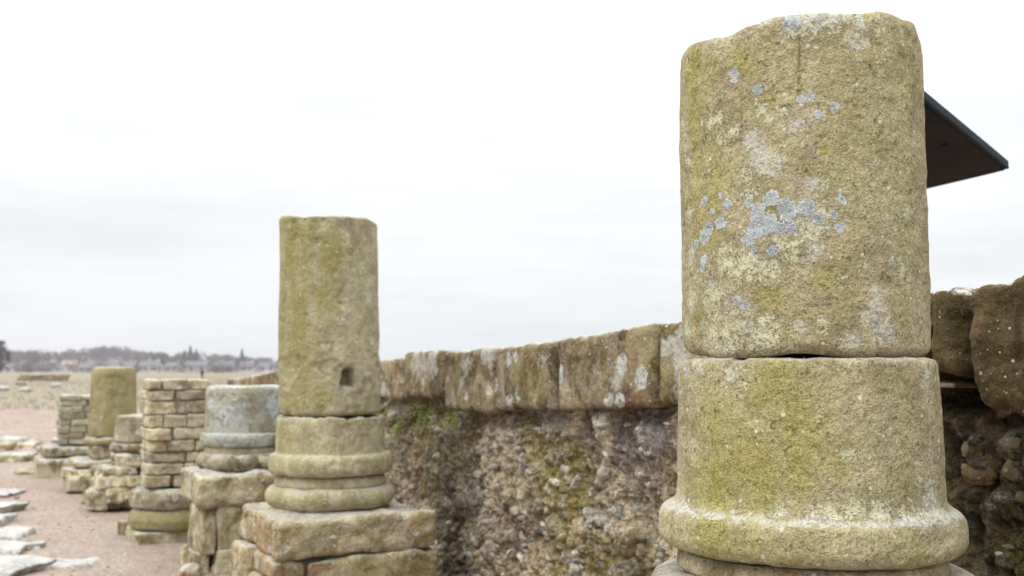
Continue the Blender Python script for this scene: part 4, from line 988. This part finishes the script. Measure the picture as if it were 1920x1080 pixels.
# low ruined wall and stones in the field
Yr = 120; pr_ = P(82, 700, Yr)
t = empty('ruined_wall', (pr_[0], Yr, -0.06), 'low dark reddish ruined wall in the far field at the left', 'wall')
b = Mb()
for k in range(11):
    for lv in range(2):
        Vb, Fb = block((0.52, 0.6, 0.36), 0.08, 0.05, 2, 8, None, None, 0.1); b.add(Vb + np.array([-2.55 + k * 0.5 + 0.2 * lv, random.uniform(-.1, .1), 0.2 + 0.34 * lv]), Fb)
b.build('courses', stone('far_wall_stone', (0.20, 0.13, 0.09), (0.27, 0.19, 0.13), (0.1, 0.06, 0.035), top=0.8, crust_amt=0.3), t)
for i_, (x, y, s_, lab) in enumerate([(40, 722, 0.9, 'dark lump of stone in the tan field below the far ruined wall'), (4, 733, 0.9, 'pale boulder at the left edge of the tan field'), (48, 735, 0.7, 'pale low boulder in the field right of the edge boulder'), (105, 726, 0.8, 'pale flat boulder in the middle of the tan field')]):
    d = P(x, y, 1.0) - np.array([0, 0, EYE]); g0 = np.array([0, 0, EYE]) + d * (-(EYE + .06) / d[2])
    Vb, Fb = block((s_ * 0.9, s_ * 0.6, s_ * 0.32), 0.15, 0.05, 2, 12); b = Mb(); b.add(Vb, Fb); o = b.build('boulder', M_moss if i_ == 0 else M_flag); o.location = (g0[0], g0[1], 0.08); tag(o, lab, 'boulder')

# ------------------------------------------------------------------ far bank: houses, trees, wood
def hz1(X_, Y_): return float(hillz(np.array([[X_, Y_, 0.0]]))[0])
M_hw = [plain('house_render_' + n_, c_, 0.8, 0.1, 0.3) for n_, c_ in (('white', (0.55, 0.53, 0.52)), ('cream', (0.46, 0.41, 0.32)), ('grey', (0.35, 0.32, 0.31)), ('sandstone', (0.48, 0.36, 0.27)))]
M_rf = [plain('roof_slate', (0.13, 0.12, 0.135), 0.7, 0.2, 0.5), plain('roof_tile', (0.34, 0.20, 0.14), 0.7, 0.2, 0.5)]
M_gl = plain('window_glass', (0.05, 0.06, 0.07), 0.2, 0.1)
def bxv(x0, x1, y0, y1, z0, z1):
    V_ = [(x, y, z_) for x in (x0, x1) for y in (y0, y1) for z_ in (z0, z1)]
    return V_, [(0, 1, 3, 2), (4, 6, 7, 5), (0, 4, 5, 1), (2, 3, 7, 6), (0, 2, 6, 4), (1, 5, 7, 3)]
def house(x, ybase, wpx, Yh, hw_, mw, mr, label, yaw=0.0):
    hw_ = hw_ * 0.62; L_ = wpx / F * Yh * 0.85; p_ = P(x, ybase, Yh); z0 = hz1(p_[0], Yh); D_ = 7.0; H_ = hw_
    z0 = max(z0, -0.1)
    t = empty('house', (p_[0], Yh, z0), label, 'house', 'houses on the far bank', yaw)
    b = Mb(); b.add(*bxv(-L_ / 2, L_ / 2, 0, D_, -1.5, H_))
    b.add([(-L_ / 2, 0, H_), (-L_ / 2, D_, H_), (-L_ / 2, D_ / 2, H_ + 1.5), (L_ / 2, 0, H_), (L_ / 2, D_, H_), (L_ / 2, D_ / 2, H_ + 1.5)], [(0, 1, 2), (3, 5, 4)])
    b.build('wall', mw, t, smooth=False)
    e = 0.4; b = Mb()
    for s_ in (-1, 1):
        ye = D_ / 2 + s_ * (D_ / 2 + e); ze = H_ - 0.25
        for dz in (0,):
            V_ = [(-L_ / 2 - e, ye, ze), (L_ / 2 + e, ye, ze), (L_ / 2 + e, D_ / 2, H_ + 1.65), (-L_ / 2 - e, D_ / 2, H_ + 1.65)]
            V2 = [(a, b2, c_ + 0.18) for a, b2, c_ in V_]
            b.add(V_ + V2, [(3, 2, 1, 0), (4, 5, 6, 7), (0, 1, 5, 4), (1, 2, 6, 5), (2, 3, 7, 6), (3, 0, 4, 7)])
    rf = b.build('roof', mr, t, smooth=False)
    b = Mb(); b.add(*bxv(L_ / 2 - 1.2, L_ / 2 - 0.4, D_ / 2 - 0.4, D_ / 2 + 0.4, H_ + 0.9, H_ + 2.5)); b.build('chimney', mw, rf, smooth=False)
    nwin = max(2, int(L_ / 2.8))
    for fl in range(2 if H_ > 4 else 1):
        for k in range(nwin):
            cx = -L_ / 2 + (k + 0.5) * L_ / nwin; b = Mb(); b.add(*bxv(cx - 0.5, cx + 0.5, -0.04, 0.05, 1.0 + 2.5 * fl, 2.2 + 2.5 * fl)); b.build('window', M_gl, t, smooth=False)
hs = [(22, 698, 36, 430, 3.4, 0, 0, 'small pale house at the far left beside the dark edge tree'), (72, 696, 22, 470, 3.2, 0, 0, 'low white cottage just right of the green bush'),
      (100, 697, 40, 450, 3.0, 0, 0, 'white house under the orange-roofed one'), (127, 690, 30, 520, 5.2, 3, 1, 'tall orange-roofed sandstone house above the white one'),
      (160, 699, 34, 420, 3.2, 2, 0, 'grey terrace just left of the mossy drum'), (268, 700, 20, 430, 4.6, 1, 0, 'narrow cream house right of the mossy drum'),
      (287, 702, 14, 420, 4.8, 0, 0, 'narrow white house second to the right of the mossy drum'), (352, 690, 18, 520, 5.2, 1, 0, 'cream house highest on the slope above the square pier'),
      (368, 702, 44, 420, 4.6, 2, 0, 'long grey-pink terrace right behind the square pier'), (408, 690, 14, 520, 5.0, 1, 0, 'small cream house on the slope left of the lone conifer'),
      (418, 702, 40, 425, 4.4, 2, 0, 'broad grey house between the pier and the slender column'), (462, 700, 26, 440, 4.4, 0, 0, 'white house below the lone conifer'),
      (500, 702, 36, 430, 4.0, 0, 0, 'white low house nearest the slender column'), (238, 702, 26, 430, 4.4, 2, 0, 'grey house half hidden by the mossy drum'), (320, 700, 26, 450, 4.2, 2, 0, 'grey house above the left half of the square pier')]
for (x, yb, wp, Yh, hh, mw, mr, lab) in hs: house(x, yb, wp, Yh, hh, M_hw[mw], M_rf[mr], lab, random.uniform(-0.15, 0.15))

M_con = plain('conifer_needles', (0.035, 0.060, 0.035), 0.8, scale=0.5, col2=(0.055, 0.085, 0.05))
M_bark = plain('bark', (0.12, 0.09, 0.07), 0.9, scale=2)
M_twig = plain('bare_twigs', (0.16, 0.105, 0.10), 0.9, scale=0.05, col2=(0.10, 0.085, 0.075))
M_twig2 = plain('bare_twigs_dark', (0.10, 0.065, 0.06), 0.9, scale=0.3)
M_bush = plain('evergreen_bush', (0.05, 0.075, 0.035), 0.85, scale=0.5)
def leafs(c_, rad, n_, size, rr, cone=False):
    V_ = []; F_ = []
    c_ = np.array(c_, float)
    ns = 9; cl = [np.array([rr.gauss(0, .5), rr.gauss(0, .5), rr.gauss(0, .45)]) for _ in range(ns)]
    for k in range(n_):
        if cone:
            h = rr.random() ** 1.35; a = rr.uniform(0, 6.28); R_ = (1 - h) * rad[0] * (0.55 + 0.5 * rr.random()) * (0.75 + 0.35 * math.sin(h * 40))
            p_ = c_ + np.array([R_ * math.cos(a), R_ * math.sin(a), h * rad[2]])
        else:
            q_ = cl[rr.randrange(ns)] + np.array([rr.gauss(0, .27), rr.gauss(0, .27), rr.gauss(0, .25)])
            l_ = np.linalg.norm(q_)
            if l_ > 1: q_ /= l_ * rr.uniform(1, 1.15)
            p_ = c_ + q_ * np.array(rad)
        d1 = np.array([rr.gauss(0, 1), rr.gauss(0, 1), rr.gauss(0, 1)]); d1 /= np.linalg.norm(d1)
        d2 = np.cross(d1, [rr.gauss(0, 1), rr.gauss(0, 1), rr.gauss(0, 1)]); d2 /= np.linalg.norm(d2) + 1e-6
        s_ = size * rr.uniform(0.6, 1.3); i0 = len(V_)
        V_ += [p_ - d1 * s_, p_ + d1 * s_, p_ + d2 * s_ * 0.8]; F_.append((i0, i0 + 1, i0 + 2))
    return V_, F_
def tree(kind, x, ytop, Yt, wpx, label, cat, mat, n_=700, seed=1):
    rr = random.Random(seed); p_ = P(x, ytop, Yt); zg = max(hz1(p_[0], Yt), -0.1); H_ = p_[2] - zg; R_ = wpx / 2 / F * Yt
    t = empty(kind, (p_[0], Yt, zg), label, cat)
    V_, Fs_ = revolve([(-0.3, 0.35 * H_ / 12), (H_ * 0.85, 0.08)], 8, 1.0, 0.1, 0); mesh('trunk', V_, Fs_, M_bark, t)
    b = Mb()
    if kind == 'conifer': b.add(*leafs((0, 0, H_ * 0.1), (R_, R_, H_ * 0.9), n_, H_ * 0.05, rr, True))
    else: b.add(*leafs((0, 0, H_ * 0.58), (R_, R_, H_ * 0.44), n_, H_ * 0.035, rr))
    b.build('crown', mat, t, smooth=False)
tree('conifer', 454, 655, 520, 20, 'lone pointed conifer on the skyline nearest the slender column', 'tree', M_con, 900, 3)
tree('conifer', 357, 650, 520, 26, 'tallest point of the dark conifer group above the square pier', 'tree', M_con, 1000, 4)
tree('conifer', 346, 657, 525, 20, 'lower conifer just left of the tallest in the dark group', 'tree', M_con, 800, 5)
tree('conifer', 368, 656, 525, 20, 'lower conifer just right of the tallest in the dark group', 'tree', M_con, 800, 6)
tree('evergreen_tree', 300, 660, 520, 32, 'rounded bluish evergreen on the hillside left of the conifer group', 'tree', M_bush, 1200, 7)
tree('evergreen_tree', 234, 678, 500, 18, 'small dark evergreen showing beside the top of the mossy drum', 'tree', M_bush, 800, 8)
tree('bush', 55, 683, 300, 24, 'dark green bush above the far ruined wall', 'bush', M_bush, 1000, 9)
tree('bare_tree', 2, 640, 250, 34, 'dark bare tree cut by the left edge of the picture', 'tree', M_twig2, 2600, 10)
tree('bare_tree', 62, 655, 560, 30, 'round-topped bare tree left on the skyline', 'tree', M_twig, 1500, 11)
tree('bare_tree', 82, 656, 565, 26, 'bare tree right beside the round-topped one', 'tree', M_twig, 1500, 12)

TL = ([-900, -300, 0, 15, 35, 47, 60, 90, 110, 150, 175, 215, 240, 252, 262, 285, 310, 322, 335, 345, 375, 388, 400, 430, 445, 470, 500, 530, 600, 720, 1300, 2600],
      [662, 658, 656, 659, 660, 662, 658, 659, 661, 656, 653, 652, 654, 657, 662, 662, 665, 670, 666, 662, 662, 668, 668, 667, 672, 670, 673, 678, 680, 684, 684, 680])
rr = random.Random(99); b = Mb(); k = 0
for i_ in range(330):
    if i_ < 230: x = rr.uniform(-60, 620)
    else: x = rr.choice([rr.uniform(-900, -60), rr.uniform(620, 2600)])
    Yt = rr.uniform(560, 800)
    if i_ % 3 == 0: Yt = rr.uniform(780, 900)
    yt = np.interp(x, *TL) + rr.uniform(-4.5, -0.5) + (900 - Yt) / 340 * rr.uniform(0, 9)
    p_ = P(x, yt, Yt); zg = hz1(p_[0], Yt); H_ = max(p_[2] - zg, 5); rc = min(H_, 13) * 0.42
    b.add(*leafs((p_[0], Yt, p_[2] - rc * 1.0), (rc * rr.uniform(1.0, 1.5), rc * 1.2, rc * 1.15), 420, 0.55, rr))
    b.add([(p_[0] - .25, Yt, zg - 1), (p_[0] + .25, Yt, zg - 1), (p_[0], Yt + .3, p_[2] - rc)], [(0, 1, 2)])
for i_ in range(90):
    x = rr.uniform(-40, 540); Yt = rr.uniform(385, 520); X_ = P(x, 690, Yt)[0]; zg = max(hz1(X_, Yt), -0.1); H_ = rr.uniform(2.0, 5.5)
    b.add(*leafs((X_, Yt, zg + H_ * 0.55), (H_ * rr.uniform(0.5, 1.0), H_ * 0.5, H_ * 0.5), 150, 0.32, rr))
o = b.build('bare_wood', M_twig, smooth=False); o['kind'] = 'stuff'; o['label'] = 'bare purple-grey winter wood covering the far hillside'

# a small dark post beyond the pier
pp = P(379, 706, 60.0); t = empty('marker_post', (pp[0], 60, -0.06), 'tiny dark post standing in the field just above the top of the square pier', 'post')
zt_ = zat(694, 60) + 0.06
V_, Fs_ = revolve([(0, 0.04), (zt_ - 0.2, 0.04)], 10, 0.1, 0.001, 0); mesh('shaft', V_, Fs_, Dm, t)
V_, Fs_ = revolve([(zt_ - 0.27, 0.04), (zt_ - 0.24, 0.09), (zt_ - 0.1, 0.09), (zt_, 0.03)], 12, 0.03, 0.02, 0); mesh('head', V_, Fs_, Dm, t)

# ------------------------------------------------------------------ the air
hz = bpy.data.materials.new('haze'); hz.use_nodes = True; n_ = hz.node_tree.nodes; n_.clear()
ho = n_.new('ShaderNodeOutputMaterial'); hv = n_.new('ShaderNodeVolumePrincipled')
hv.inputs['Color'].default_value = (0.90, 0.905, 0.96, 1); hv.inputs['Density'].default_value = 0.00045
hz.node_tree.links.new(hv.outputs[0], ho.inputs['Volume'])
b = Mb(); b.add(*bxv(-1200, 1200, -60, 1200, -1.9, 34)); o = b.build('haze', hz, smooth=False); o['kind'] = 'stuff'
